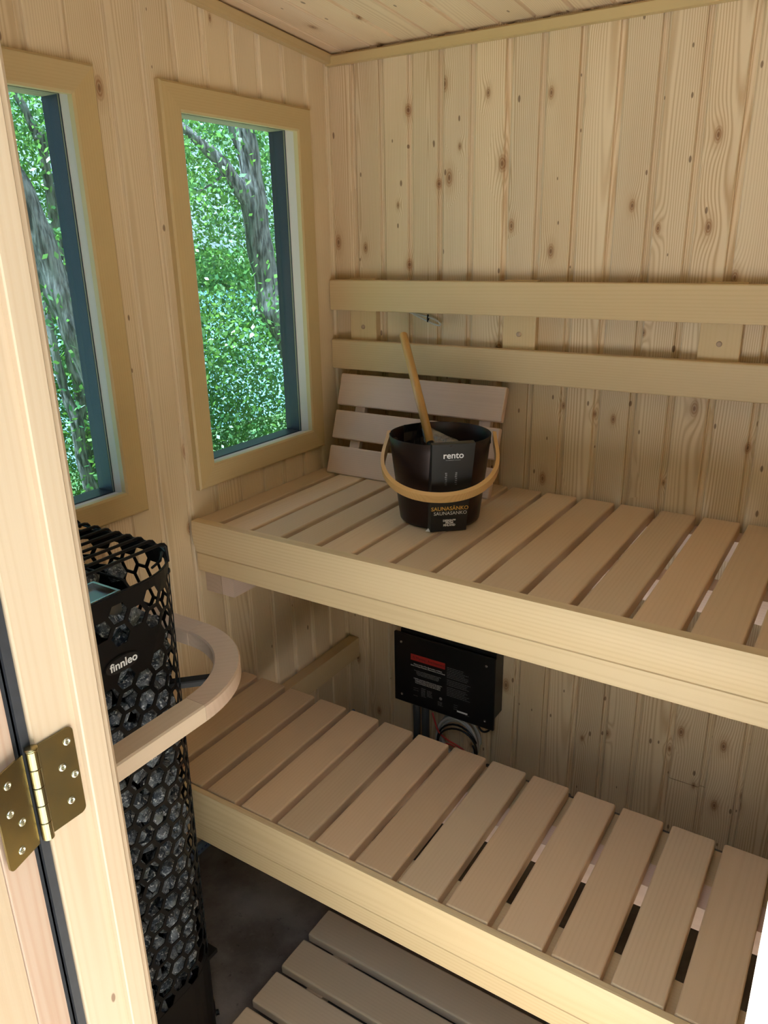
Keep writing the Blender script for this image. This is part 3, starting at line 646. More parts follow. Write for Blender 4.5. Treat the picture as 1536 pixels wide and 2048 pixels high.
# the sleeve's back panel and an inner fold show inside the rim
g = G(); b0 = cen - nd * 0.085 - xd * 0.078; b1 = cen - nd * 0.112 - xd * 0.022
m_ = 9
for i in range(m_):
    for j in range(6): pass
gv = []; 
for i in range(m_ + 1):
    for j in range(9):
        t_ = i / m_; p = b0.lerp(b1, t_); p = Vector((p.x, p.y, 0.93 + 0.166 * j / 8)); p += nd * (0.004 * math.sin(j * 2.3 + i * 0.4) + 0.002 * math.sin(i * 3.1)); gv.append(p)
gf = [(i * 9 + j, (i + 1) * 9 + j, (i + 1) * 9 + j + 1, i * 9 + j + 1) for i in range(m_) for j in range(8)]
g = G(); g.add(gv, gf); o_ = g.obj('crumpled_card', CARD, bk); o_.modifiers.new('thick', 'SOLIDIFY').thickness = 0.001

def text(body, size, M, mat, parent, name='lettering', align='CENTER', ext=0.00015, space=1.0, sx=1.0, shear=0.0, bold=0.0, line=1.0):
    c = bpy.data.curves.new(name, 'FONT'); c.body = body; c.size = size; c.align_x = align; c.align_y = 'CENTER'; c.extrude = ext; c.space_character = space; c.shear = shear; c.offset = bold; c.resolution_u = 3
    c.materials.append(mat); o = bpy.data.objects.new(name, c); COL.objects.link(o)
    c.space_line = line; bpy.context.view_layer.update()
    me = bpy.data.meshes.new_from_object(o.evaluated_get(bpy.context.evaluated_depsgraph_get())); bpy.data.objects.remove(o, do_unlink=True); bpy.data.curves.remove(c)
    M = M @ Matrix.Diagonal((sx, 1, 1, 1)); return inst(name, me, parent, M)
def onlabel(u, v_):
    """u 0..1 across, v height from the sleeve's foot"""
    b = bl0.lerp(bl1, u); t_ = sl0.lerp(sl1, u); f_ = v_ / 0.2245; p = b.lerp(t_, f_)
    upv = (t_ - b).normalized(); return frame(p + nd * 0.0006, xd, upv)
text('rento', 0.0225, onlabel(0.50, 0.196), WHITE, lbl, bold=0.0003)
text('THE GENEROSITY OF SAUNA', 0.0028, onlabel(0.50, 0.1845), GREYP, lbl)
text('SAUNASÄNKO', 0.0140, onlabel(0.50, 0.060), GOLD, lbl, bold=0.0002)
text('SAUNASANKO', 0.0125, onlabel(0.52, 0.0475), WHITE, lbl)
text('DESIGN™\nFROM\nFINLAND', 0.0072, onlabel(0.51, 0.0220), WHITE, lbl, bold=0.0004, line=0.85)
g = G()
for k, (u, w_) in enumerate(((0.35, 0.0042), (0.60, 0.0042))):
    M = onlabel(u, 0.138)
    for j in range(7):
        y = 0.012 - j * 0.0046; x = 0.0006 * math.sin(j * 2.1 + k)
        for q in ((-w_ / 2 + x, -0.0004), (0.0006, w_ / 2 + x * 0.5)):
            p = [M @ Vector((q[0], y, 0)), M @ Vector((q[1], y, 0)), M @ Vector((q[1], y + 0.0036 - 0.0004 * j, 0)), M @ Vector((q[0], y + 0.0036 - 0.0004 * j, 0))]
            slab(g, p, nd, 0.0001)
g.obj('printed_bars', GREYP, lbl)

# ladle: bamboo handle, dark neck and bowl standing in the bucket, wrapped in clear film
A = Vector((0.4580 + 0.004, -0.2537 - 0.0, 1.0960)); T = Vector((0.3500, -0.1790, 1.3095))
ld_dir = (A - T).normalized(); Bm = A + ld_dir * 0.018
Bm = Vector((0.5198, -0.3367, 1.060))
T = Vector((0.3018, -0.1065, 1.2990)); ld_dir = (Bm - T).normalized()
lad = root('ladle', (0.50, -0.29, 0.875), 'long bamboo handled ladle in clear wrapping standing in the bucket', 'ladle')
Ml = frame(T, ld_dir, (1, 0, 0)); Ln = (Bm - T).length
g = G(); rr_ = 0.0118
pts = [(0, 0, 0), (0.0015, 0, 0), (0.004, 0, 0), (Ln * 0.5, 0, 0), (Ln * 0.505, 0, 0), (Ln * 0.51, 0, 0), (Ln, 0, 0)]
g.tube(pts, [rr_ * 0.72, rr_ * 0.92, rr_, rr_, rr_ * 1.03, rr_, rr_ * 0.95], 20); g.obj('handle', BAMBOO, lad, Ml, True)
g = G(); g.tube([(Ln - 0.001, 0, 0), (Ln + 0.03, 0, 0), (Ln + 0.10, 0, 0)], [0.0108, 0.0095, 0.006], 16); g.obj('neck', BLACK, lad, Ml, True)
g = G(); bp = T + ld_dir * (Ln + 0.10); g.lathe([(0.001, 0.0), (0.03, 0.002), (0.040, 0.012), (0.043, 0.035), (0.0415, 0.035), (0.038, 0.012), (0.001, 0.004)], 28); 
g.obj('bowl', BLACK, lad, Matrix.Translation((bp.x - 0.010, bp.y + 0.012, max(bp.z - 0.055, 0.883))), True)
g = G(); gv = []; nA, nB = 30, 16
toR = ax                                    # the loose end of the bag fans out to the right of the handle
for j in range(nB + 1):
    f_ = j / nB; p = T + ld_dir * (Ln - 0.050 + 0.085 * f_) + toR * (0.030 * f_ ** 1.2)
    for i in range(nA):
        a = 2 * PI * i / nA; side_ = math.cos(a)
        rad = 0.0135 + f_ * (0.018 + 0.034 * max(0.0, side_)) + 0.005 * f_ * math.sin(a * 5 + j * 0.9) + 0.003 * f_ * math.sin(a * 9 - j)
        q = p + toR * (rad * side_) + vd * (rad * 0.62 * math.sin(a)) + Vector((0, 0, 0.016 * f_ * side_ + 0.005 * f_ * math.sin(a * 3 + 1)))
        hr = Vector((q.x - BC.x, q.y - BC.y)); lim = 0.112
        if q.z < 1.093 and hr.length > lim: hr = hr.normalized() * lim; q.x, q.y = BC.x + hr.x, BC.y + hr.y
        gv.append(q)
gf = [(j * nA + i, j * nA + (i + 1) % nA, (j + 1) * nA + (i + 1) % nA, (j + 1) * nA + i) for j in range(nB) for i in range(nA)]
g.add(gv, gf); g.obj('film_wrapping', FILM, lad)

# ------------------------------------------------------------------ sauna heater
HX0, HX1, HY0, HY1, HR = 0.115, 0.475, -1.492, -1.121, 0.136
ht = root('sauna_heater', (0.30, -1.31, ZF), 'tall black tower sauna heater in hexagon mesh filled with stones', 'heater')
HS = HY1 - HY0 - 2 * HR; HW = HX1 - HX0 - 2 * HR; AQ = PI / 2 * HR
S_MID = HY0 + HR   # y where straight front part starts
S0 = -1.3077 - (HY0 + HR)   # arc position of the logo column
PER = 2 * HS + 2 * HW + 4 * AQ
def per(s):
    """s measured from logo column, growing towards +y; returns x,y and outward normal"""
    s = (s + S0) % PER
    if s < HS: return HX1, HY0 + HR + s, 1, 0
    s -= HS
    if s < AQ: a = s / HR; return HX1 - HR + HR * math.cos(a), HY1 - HR + HR * math.sin(a), math.cos(a), math.sin(a)
    s -= AQ
    if s < HW: return HX1 - HR - s, HY1, 0, 1
    s -= HW
    if s < AQ: a = PI / 2 + s / HR; return HX0 + HR + HR * math.cos(a), HY1 - HR + HR * math.sin(a), math.cos(a), math.sin(a)
    s -= AQ
    if s < HS: return HX0, HY1 - HR - s, -1, 0
    s -= HS
    if s < AQ: a = PI + s / HR; return HX0 + HR + HR * math.cos(a), HY0 + HR + HR * math.sin(a), math.cos(a), math.sin(a)
    s -= AQ
    if s < HW: return HX0 + HR + s, HY0, 0, -1
    s -= HW
    a = 1.5 * PI + s / HR; return HX1 - HR + HR * math.cos(a), HY0 + HR + HR * math.sin(a), math.cos(a), math.sin(a)
ncol = round(PER / 0.0360); ncol += ncol % 2; SPc = PER / ncol; ZP = 0.0405; Rc = SPc / 1.5; Rh = Rc * 0.80
LEAN = 0.020         # the tower is a touch off plumb
def pm(s, z, off=0.0):
    x, y, nx, ny = per(s); return (x + nx * off, y + ny * off + LEAN * (z - 0.45), z)
def cell(g, sc, zc_, hole, zlo, zhi):
    hx = [(Rc * math.cos(PI / 3 * k), ZP / 2 / math.sin(PI / 3) * math.sin(PI / 3 * k)) for k in range(6)]
    if hole:
        hi = [(Rh * math.cos(PI / 3 * k), Rh * 1.02 * math.sin(PI / 3 * k)) for k in range(6)]
        v = [pm(sc + a, zc_ + b) for a, b in hx] + [pm(sc + a, zc_ + b) for a, b in hi]
        g.add(v, [(k, (k + 1) % 6, 6 + (k + 1) % 6, 6 + k) for k in range(6)])
    else:
        v = [pm(sc + a, min(max(zc_ + b, zlo), zhi)) for a, b in hx]; g.add(v + [pm(sc, min(max(zc_, zlo), zhi))], [(k, (k + 1) % 6, 6) for k in range(6)])
g = G(); ZTOP, ZBOT = 1.018, 0.118
for c in range(ncol):
    sc = c * SPc
    sd_ = sc if sc < PER / 2 else sc - PER
    for j in range(-1, 24):
        z = 0.9846 - j * ZP - (ZP / 2 if c % 2 else 0.0)
        if z < ZBOT - 0.02 or z > ZTOP + 0.02: continue
        hole = (z < 0.992) and (z > 0.128)
        if -0.054 < sd_ < 0.014 and 0.872 < z < 0.935: hole = False
        if 0.014 < sd_ < 0.09 and 0.872 < z < 0.930: hole = False
        cell(g, sc, z, hole, ZBOT - 0.01, ZTOP)
def strip(g, z0, z1, off=0.0, s0=0.0, s1=None, m=72):
    s1 = PER if s1 is None else s1
    v = []
    for i in range(m + 1):
        s = s0 + (s1 - s0) * i / m; v += [pm(s, z0, off), pm(s, z1, off)]
    g.add(v, [(2 * i, 2 * i + 2, 2 * i + 3, 2 * i + 1) for i in range(m)])
ms = g.obj('hexagon_mesh', BLACK, ht); sm_ = ms.modifiers.new('thick', 'SOLIDIFY'); sm_.thickness = 0.0018; sm_.offset = -1
for za_, zb_ in ((1.000, ZTOP), (ZF + 0.012, ZBOT)):
    g = G(); strip(g, za_, zb_, 0.0004)
    o_ = g.obj('solid_band', BLACK, ht); sm_ = o_.modifiers.new('thick', 'SOLIDIFY'); sm_.thickness = 0.0016; sm_.offset = -1
g = G(); g.tube([pm(PER * i / 96, ZTOP, 0.0) for i in range(96)], 0.0022, 6, True); g.obj('rim', BLACK, ht)
# closed body parts inside: dark back shield against the walls, floor plate, feet
g = G()
v = []; m = 40; a0, a1 = HS - S0 + AQ + HW * 0.6, PER - S0 - AQ * 0.2
for i in range(m + 1):
    s = a0 + (a1 - a0) * i / m; v += [pm(s, 0.02, -0.020), pm(s, 0.955, -0.020)]
g.add(v, [(2 * i, 2 * i + 2, 2 * i + 3, 2 * i + 1) for i in range(m)]); g.obj('heat_shield', BLACK, ht)
g = G(); g.box((HX0 + 0.03, HY0 + 0.03, 0.090), (HX1 - 0.03, HY1 - 0.03, 0.100)); g.box((0.235, -1.40, 0.10), (0.335, -1.24, 0.93)); g.obj('element_core', BLACK, ht)
for xf, yf in ((0.20, -1.42), (0.40, -1.42), (0.20, -1.20), (0.40, -1.20)):
    g = G(); g.lathe([(0.0001, 0.0), (0.020, 0.0), (0.020, 0.008), (0.008, 0.010), (0.008, 0.020)], 16); g.obj('foot', BLACK, ht, Matrix.Translation((xf, yf, ZF)))
# rivet on the band, adjuster knob and tag low on the side
for s_, z_ in ((0.150, 0.9985), (0.330, 0.9985)):
    x, y, nx, ny = per(s_); g = G(); g.lathe([(0.0055, 0), (0.0055, 0.0015), (0.003, 0.003), (0.0001, 0.0032)], 16); g.obj('rivet', BLACK, ht, frame((x, y + 0.011, z_), (-ny, nx, 0), (0, 0, 1)))
x, y, nx, ny = per(0.185); y -= 0.011; g = G(); g.box((-0.016, 0, 0), (0.016, 0.05, 0.0012)); g.obj('rating_tag', STEEL, ht, frame((x + nx * 0.001, y + ny * 0.001, -0.105), (-ny, nx, 0), (0, 0, 1)))
g = G(); g.lathe([(0.006, 0), (0.006, 0.008), (0.0001, 0.009)], 14); g.obj('adjuster_knob', BLACK, ht, frame((x + nx * 0.002, y + ny * 0.002, -0.112), (-ny, nx, 0), (0, 0, 1)))
# badge with lettering
x, y, nx, ny = HX1 + 0.0012, -1.3050, 1, 0
g = G(); m = 40; v = [(0.0355 * math.cos(2 * PI * i / m), 0.0150 * math.sin(2 * PI * i / m), 0) for i in range(m)]; v2 = [(a * 0.96, b * 0.92, 0.003) for a, b, c in v]
g.add(v + v2, [tuple(range(m, 2 * m))] + [(i, (i + 1) % m, m + (i + 1) % m, m + i) for i in range(m)])
Mb = frame((x, y, 0.8965), (0, 1, 0), (0, 0, 1)); bd = g.obj('badge', BLACKP, ht, Mb)
text('finnleo', 0.0205, Mb @ Matrix.Translation((0.002, 0.0005, 0.0032)), WHITE, bd, bold=0.0004)
# wire grill
wx = [0.456 - 0.0295 * k for k in range(11)]
for k, x_ in enumerate(wx):
    zt_ = 1.060; yb2 = -1.168
    g = G(); g.tube([(x_, -1.47, 0.99), (x_, -1.468, zt_ - 0.006), (x_, -1.462, zt_), (x_, -1.30, zt_ + 0.001), (x_, yb2 - 0.010, zt_), (x_, yb2 - 0.004, zt_ - 0.002), (x_, yb2, zt_ - 0.007), (x_, yb2 + 0.001, zt_ - 0.016 - (0.02 if k == 0 else 0))], 0.0029, 8); g.obj('grill_wire', BLACK, ht, smooth=True)
g = G(); g.tube([(0.150, -1.172, 1.0532), (0.458, -1.172, 1.0532)], 0.0024, 7); g.obj('grill_crossbar', BLACK, ht, smooth=True); g = G(); g.tube([(0.150, -1.462, 1.0532), (0.458, -1.462, 1.0532)], 0.0024, 7); g.obj('grill_crossbar', BLACK, ht, smooth=True); g = G()
g.tube([(0.128, -1.245, 1.012), (0.405, -1.245, 1.012), (0.418, -1.235, 1.006), (0.424, -1.225, 0.98), (0.426, -1.215, 0.955), (0.436, -1.205, 0.950)], 0.0026, 7)
g.obj('grill_crossbar', BLACK, ht, smooth=True); g = G(); g.tube([(0.430, -1.156, 1.032), (0.446, -1.175, 1.026), (0.452, -1.20, 1.023)], 0.0024, 7)
g.obj('grill_crossbar', BLACK, ht, smooth=True)
# polished water trough at the front of the opening
g = G(); g.box((0.372, -1.470, 0.960), (0.442, -1.262, 0.996)); tr_ = g.obj('water_trough', plain('grey_steel_trough', (0.30, 0.31, 0.31), 0.30, 1.0), ht)
tr_.modifiers.new('b', 'BEVEL').width = 0.003
g = G()
for a_, b_ in (((0.372, -1.470, 0.996), (0.442, -1.465, 1.004)), ((0.372, -1.267, 0.996), (0.442, -1.262, 1.004)), ((0.372, -1.465, 0.996), (0.376, -1.267, 1.004)), ((0.438, -1.465, 0.996), (0.442, -1.267, 1.004)), ((0.404, -1.40, 0.996), (0.408, -1.30, 1.003))): g.box(a_, b_)
g.obj('trough_rim', STEEL, tr_)

# stones: a few shared shapes, every stone its own object
def stone_mesh(seed, r):
    import bmesh
    rr2 = random.Random(seed); bm = bmesh.new(); pts = []
    for _ in range(22):
        v = Vector((rr2.gauss(0, 1), rr2.gauss(0, 1), rr2.gauss(0, 1))).normalized(); pts.append(bm.verts.new(Vector((v.x * r * rr2.uniform(0.8, 1.12), v.y * r * rr2.uniform(0.75, 1.05), v.z * r * rr2.uniform(0.65, 0.95)))))
    res = bmesh.ops.convex_hull(bm, input=bm.verts); bmesh.ops.delete(bm, geom=[e for e in res['geom_interior'] if isinstance(e, bmesh.types.BMVert)], context='VERTS')
    me = bpy.data.meshes.new('sauna_stone'); bm.to_mesh(me); bm.free(); me.materials.append(STONE); return me
SM = [stone_mesh(40 + i, 0.0265) for i in range(9)]
def stone(p, lab, grp):
    me = SM[rnd.randrange(9)]; s_ = rnd.uniform(0.86, 1.08)
    M = Matrix.Translation(p) @ Matrix.Rotation(rnd.uniform(0, 6.28), 4, Vector((rnd.gauss(0, 1), rnd.gauss(0, 1), rnd.gauss(0, 1))).normalized()) @ Matrix.Diagonal((s_, s_, s_, 1))
    return tag(inst('sauna_stone', me, None, M), lab, 'stone', grp)
nst = 0
for lev in range(21):
    z = 0.112 + lev * 0.0420
    s = -0.185 + (lev % 2) * 0.022
    smax = 0.34 if z < 0.88 else 0.12
    while s < smax:
        x, y, nx, ny = per(s); dep = 0.0325 + rnd.uniform(0, 0.006)
        if not (z > 0.93 and s > 0.06):
            stone((x - nx * dep, y - ny * dep + LEAN * (z - 0.45), z + rnd.uniform(-0.004, 0.004)), 'rough dark grey stone packed behind the hexagon mesh of the heater', 'stones packed in the heater'); nst += 1
        s += 0.0455
for k in range(24):
    x_ = 0.165 + (k % 4) * 0.056 + rnd.uniform(-0.006, 0.006); y_ = -1.440 + (k // 4) * 0.050 + rnd.uniform(-0.006, 0.006)
    if y_ > -1.19: continue
    if x_ > 0.345 and y_ < -1.24: continue
    stone((x_, y_, 0.972 + 0.012 * (k % 2) + rnd.uniform(0, 0.008)), 'rough dark grey stone on top of the heater under the wire grill', 'stones on top of the heater')

# ------------------------------------------------------------------ heater guard rail
gr = root('heater_guard', (0.45, -1.2, 0.766), 'pale wooden guard rail curving around the black heater', 'guard rail')
gz0, gz1 = 0.766, 0.800; xo, xi = 0.572, 0.5235; yo, yi = -0.997, -1.0480; Ro, Ri = 0.225, 0.175
co = Vector((xo - Ro, yo - Ro, 0)); 
def gprof(po, pi, z0, z1, e=0.003):
    o_ = Vector((po[0], po[1], 0)); i_ = Vector((pi[0], pi[1], 0)); d = (o_ - i_).normalized() * e
    return [(o_.x, o_.y, z0 + e), (o_.x, o_.y, z1 - e), (o_.x - d.x, o_.y - d.y, z1), (i_.x + d.x, i_.y + d.y, z1), (i_.x, i_.y, z1 - e), (i_.x, i_.y, z0 + e), (i_.x + d.x, i_.y + d.y, z0), (o_.x - d.x, o_.y - d.y, z0)]
g = G(); R = []
for k in range(33):
    a = PI / 2 * k / 32; R.append(gprof((co.x + Ro * math.cos(a), co.y + Ro * math.sin(a)), (co.x + Ri * math.cos(a), co.y + Ri * math.sin(a)), gz0, gz1))
g.rings(R); Mg = frame((co.x, co.y, gz1), (0.707, 0.707, 0), (-0.707, 0.707, 0)); Mi = Mg.inverted(); g.v = [tuple(Mi @ Vector(p)) for p in g.v]; bend = g.obj('curved_section', GUARDW, gr, Mg)
g = G(); g.rings([gprof((xo, y_), (xo - (xo - xi), y_), gz0, gz1) for y_ in (-1.528, co.y - 0.0006)]); Mg = frame((xi, -1.528, gz1), (0, 1, 0), (-1, 0, 0)); Mi = Mg.inverted(); g.v = [tuple(Mi @ Vector(p)) for p in g.v]; g.obj('straight_arm', wood('guard_arm_wood_lit', (0.62, 0.49, 0.36), (0.52, 0.39, 0.27), ringf=90, ringamt=0.3, rough=0.5, var=0.02), gr, Mg)  # near arm: lighter copy of the guard wood, door light put into colour
g = G(); g.rings([gprof((x_, yo), (x_, yo - (yo - yi)), gz0, gz1) for x_ in (0.001, co.x - 0.0006)]); Mg = frame((0.001, yi, gz1), (1, 0, 0), (0, 1, 0)); Mi = Mg.inverted(); g.v = [tuple(Mi @ Vector(p)) for p in g.v]; g.obj('straight_arm', GUARDW, gr, Mg)
# flat steel bracket from the heater to the guard
b0 = Vector((0.400, -1.165, 0.757)); b1 = Vector((0.473, -1.092, 0.757)); bdv = (b1 - b0).normalized()
g = G(); Mg = frame(b0, bdv, (-bdv.y, bdv.x, 0)); g.box((0, -0.009, 0), (0.125, 0.009, 0.004)); g.box((0, -0.009, -0.010), (0.125, -0.0075, 0.004)); g.obj('bracket', BLACK, gr, Mg)

# ------------------------------------------------------------------ control box under the upper bench
cb = root('control_box', (0.42, -0.03, 0.06), 'black electrical control box with red warning label on the back wall', 'control box')
X0, X1, Z0_, Z1_ = 0.232, 0.603, 0.059, 0.322
g = G(); g.box((X0 + 0.020, -0.060, Z0_ + 0.038), (X1 - 0.003, -0.0005, Z1_ + 0.012)); o_ = g.obj('housing', BLACKP, cb); o_.modifiers.new('b', 'BEVEL').width = 0.002
g = G(); g.box((X0, -0.0715, Z0_), (X1, -0.0600, Z1_)); o_ = g.obj('cover', BLACKP, cb); o_.modifiers.new('b', 'BEVEL').width = 0.003
Mc = frame((X0, -0.0716, Z0_), (1, 0, 0), (0, 0, 1)); Wd, Hd = X1 - X0, Z1_ - Z0_
for u, v_ in ((0.03, Hd - 0.033), (Wd - 0.030, Hd - 0.033), (0.03, 0.030), (Wd - 0.030, 0.030)):
    g = G(); g.lathe([(0.0052, 0), (0.0048, 0.0012), (0.0025, 0.0016), (0.0012, 0.0004), (0.0001, 0.0004)], 18); g.obj('screw', STEEL, cb, Mc @ Matrix.Translation((u, v_, 0)))
def cpt(u, v_, d=0.0004): return Mc @ Matrix.Translation((u * Wd, (1 - v_) * Hd, d))
# u from the left, v from the top, both as fractions of the cover
g = G(); g.box((-0.0645, -0.0115, 0), (0.0645, 0.0115, 0.0003)); rl = g.obj('warning_label', REDL, cb, cpt(0.352, 0.295))
text('Warning / Avertissement', 0.0128, cpt(0.375, 0.295, 0.0008), BLACKP, rl, sx=0.82)
g = G(); Mt = cpt(0.205, 0.295, 0.0008)
g.tube([Mt @ Vector((0.0075 * math.cos(PI / 2 + 2 * PI * i / 3), 0.0075 * math.sin(PI / 2 + 2 * PI * i / 3) - 0.001, 0)) for i in range(3)], 0.0007, 5, True); g.tube([Mt @ Vector((0, 0.003, 0)), Mt @ Vector((0, -0.002, 0))], 0.0007, 5)
g.obj('warning_triangle', BLACKP, rl)
text("Reduce the Risk of Fire, Electrocution, and Burns\nRéduire le Risque d'Incendie, d'Électrocution, et de Brûlures", 0.0068, cpt(0.352, 0.40, 0.0005), WHITE, cb, sx=0.78)
text("Do not place combustible material on the heater at any time.\nNe pas placer de matériau combustible sur le poêle.\nDisconnect power before servicing the control unit.\nCouper l'alimentation avant l'entretien du boîtier.", 0.0048, cpt(0.352, 0.505, 0.0005), GREYP, cb, sx=0.85)
text("WARNING: exposed heater surfaces are hot and may cause burns.\nDo not cover the rocks. Do not use the sauna after drinking.\nATTENTION: les surfaces sont chaudes; risque de brûlures.\nNe pas couvrir les pierres. Ne pas utiliser sans surveillance.", 0.0052, cpt(0.352, 0.625, 0.0005), WHITE, cb, sx=0.76)
g = G()
def lines(u0, v0, wd, nl, dv_, hh_, seed):
    rr3 = random.Random(seed)
    for i in range(nl):
        x = 0.0; M = cpt(u0, v0 + i * dv_)
        end = wd * rr3.uniform(0.72, 1.0)
        while x < end:
            l_ = min(rr3.uniform(0.003, 0.010), end - x); p = [M @ Vector(q) for q in ((x, 0, 0), (x + l_, 0, 0), (x + l_, hh_, 0), (x, hh_, 0))]; slab(g, p, Vector((0, -1, 0)), 0.0001); x += l_ + 0.0014
lines(0.545, 0.30, 0.080, 7, 0.0225, 0.0011, 1); lines(0.545, 0.475, 0.088, 4, 0.0225, 0.0011, 2); lines(0.545, 0.58, 0.088, 6, 0.0225, 0.0011, 3)
lines(0.205, 0.74, 0.024, 2, 0.03, 0.0012, 4); lines(0.205, 0.85, 0.018, 1, 0.03, 0.0012, 5); lines(0.285, 0.715, 0.018, 8, 0.0165, 0.0013, 6); lines(0.345, 0.725, 0.022, 6, 0.0165, 0.0013, 7); lines(0.455, 0.83, 0.022, 4, 0.0165, 0.0013, 8); lines(0.615, 0.80, 0.018, 3, 0.03, 0.0010, 9); lines(0.73, 0.90, 0.018, 1, 0.03, 0.0010, 10)
tag(g.obj('fine_print', GREYP, cb), kind='stuff')
g = G(); g.box((-0.019, -0.0030, 0), (0.019, 0.0030, 0.0003)); g.obj('serial_plate', WHITE, cb, cpt(0.70, 0.875))
g = G(); g.lathe([(0.0055, 0), (0.0055, 0.0002), (0.0001, 0.0002)], 24); g.obj('approval_mark', GREYP, cb, cpt(0.485, 0.775))
# conduits, coiled cables, wall clip
for x_, r_, lab in ((0.296, 0.0125, 'grey cable conduit nearest the corner under the control box'), (0.331, 0.0135, 'thicker grey conduit beside the coiled cables under the control box')):
    g = G(); g.tube([(x_, -0.032, 0.096), (x_ + 0.001, -0.034, 0.03), (x_ + 0.004, -0.034, ZF)], r_, 14); tag(g.obj('conduit', GREYC, None, None, True), lab, 'conduit')
def coil(name, cx_, cy_, cz_, rx, rz, turns, spread, rad, mat, lab, cat, seed, ph=0.0):
    rr4 = random.Random(seed); pts = []
    N_ = int(turns * 28)
    for i in range(N_ + 1):
        t_ = i / 28; a = ph + t_ * 2 * PI; w = 1 + spread * math.sin(t_ * 1.7 + seed)
        pts.append((cx_ + rx * w * math.cos(a), cy_ - 0.006 * math.sin(a * 1.3 + seed) - t_ * rad * 1.6, cz_ + rz * w * math.sin(a)))
    g = G(); g.tube(pts, rad, 7); return tag(g.obj(name, mat, None, None, True), lab, cat)
coil('cable_coil', 0.460, -0.014, -0.045, 0.070, 0.080, 5.0, 0.10, 0.0048, CABLEW, 'coil of pale grey cable hanging below the control box', 'cable', 1)
coil('cable_coil', 0.470, -0.058, -0.055, 0.074, 0.075, 2.0, 0.08, 0.0035, BLACKP, 'black cable looped over the pale cable coil below the control box', 'cable', 2, 0.5)
g = G(); g.tube(catmull([(0.375, -0.060, 0.045), (0.385, -0.064, 0.02), (0.405, -0.070, -0.015), (0.44, -0.070, -0.035), (0.475, -0.068, -0.045), (0.51, -0.066, -0.065), (0.52, -0.064, -0.11)], 4), 0.0028, 6); g.tube(catmull([(0.40, -0.062, -0.09), (0.42, -0.066, -0.06), (0.455, -0.068, -0.05), (0.49, -0.068, -0.07), (0.505, -0.064, -0.115)], 4), 0.0028, 6)
tag(g.obj('red_wire', CABLER, None, None, True), 'thin red wires tangled in front of the cable coil', 'wire')
g = G(); g.tube(catmull([(0.540, -0.030, 0.093), (0.535, -0.045, 0.055), (0.555, -0.05, 0.030), (0.580, -0.045, 0.045), (0.590, -0.035, 0.096)], 5), 0.0036, 7)
tag(g.obj('black_lead', BLACKP, None, None, True), 'short black lead looping out of the right end of the control box', 'wire')
g = G(); g.box((0.200, -0.004, 0.012), (0.216, -0.0005, 0.026)); g.lathe([(0.003, -0.004), (0.0001, -0.006)], 10); g.v = g.v[:8]; g.f = g.f[:6]
tag(g.obj('wall_clip', STEEL), 'small steel clip on the back wall left of the conduits', 'clip')
# grey sensor lead under the top rail, with a black tie
sl = root('sensor_cable', (0.33, -0.02, 1.33), 'short grey cable loop with black tie hanging below the top backrest rail', 'cable')
g = G(); g.tube(catmull([(0.270, -0.030, 1.356), (0.290, -0.026, 1.349), (0.320, -0.018, 1.343), (0.350, -0.014, 1.335), (0.370, -0.013, 1.323), (0.366, -0.013, 1.317), (0.345, -0.014, 1.322), (0.320, -0.018, 1.333), (0.295, -0.026, 1.345), (0.28, -0.03, 1.355)], 4), 0.0026, 7); g.obj('lead', CABLEW, sl, None, True)
g = G(); g.tube([(0.331, -0.016, 1.346), (0.333, -0.022, 1.337), (0.331, -0.018, 1.327), (0.332, -0.011, 1.337)], 0.0022, 6, True); g.obj('cable_tie', BLACKP, sl)

# ------------------------------------------------------------------ duckboard on the floor
db = root('duckboard', (1.0, -1.2, ZF), 'low slatted wooden duckboard on the dark floor before the benches', 'duckboard')
me = shared('slat', round_board(1.30, 0.0885, 0.022, 0.005, 3, 0.003), DUCK); ztd = -0.082
for k in range(6): inst('slat', me, db, frame((0.482, -0.8035 - 0.0885 - 0.1045 * k, ztd), (1, 0, 0), (0, 1, 0)))
for xs in (0.56, 1.10, 1.66): lboard('batten', (xs, -1.40, ZF), (xs + 0.045, -0.815, ztd - 0.022), DUCK, db, 'y')

# ------------------------------------------------------------------ outdoors
g = G(); g.add([(-60, -60, -0.45), (60, -60, -0.45), (60, 60, -0.45), (-1.2, 60, -0.45), (-1.2, -60, -0.45)], [(0, 1, 4), (1, 2, 3, 4)]); yd = g.obj('yard', PATIO); tag(yd, kind='structure')
g = G(); v = []
for i in range(13):
    for j in range(21):
        x = -1.1 - i * 1.6; y = -20 + j * 2.6; v.append((x, y, -0.42 - 0.36 * max(0, i) ** 1.0 - 0.10 * math.sin(j * 1.3 + i)))
g.add(v, [(i * 21 + j, i * 21 + j + 1, (i + 1) * 21 + j + 1, (i + 1) * 21 + j) for i in range(12) for j in range(20)]); tag(g.obj('bank', GRASS), kind='structure')
g = G(); g.add([(-400, -300, -3.2), (-6, -300, -3.2), (-6, 400, -3.2), (-400, 400, -3.2)], [(0, 1, 2, 3)]); tag(g.obj('lake', LAKE), kind='stuff')
g = G(); g.box((-0.45, -2.75, -0.45), (XR + 0.5, -1.665, ZF - 0.02)); tag(g.obj('porch_deck', plain('weathered_deck', (0.42, 0.36, 0.29), 0.8, col2=(0.34, 0.29, 0.23), nscale=9)), kind='structure')

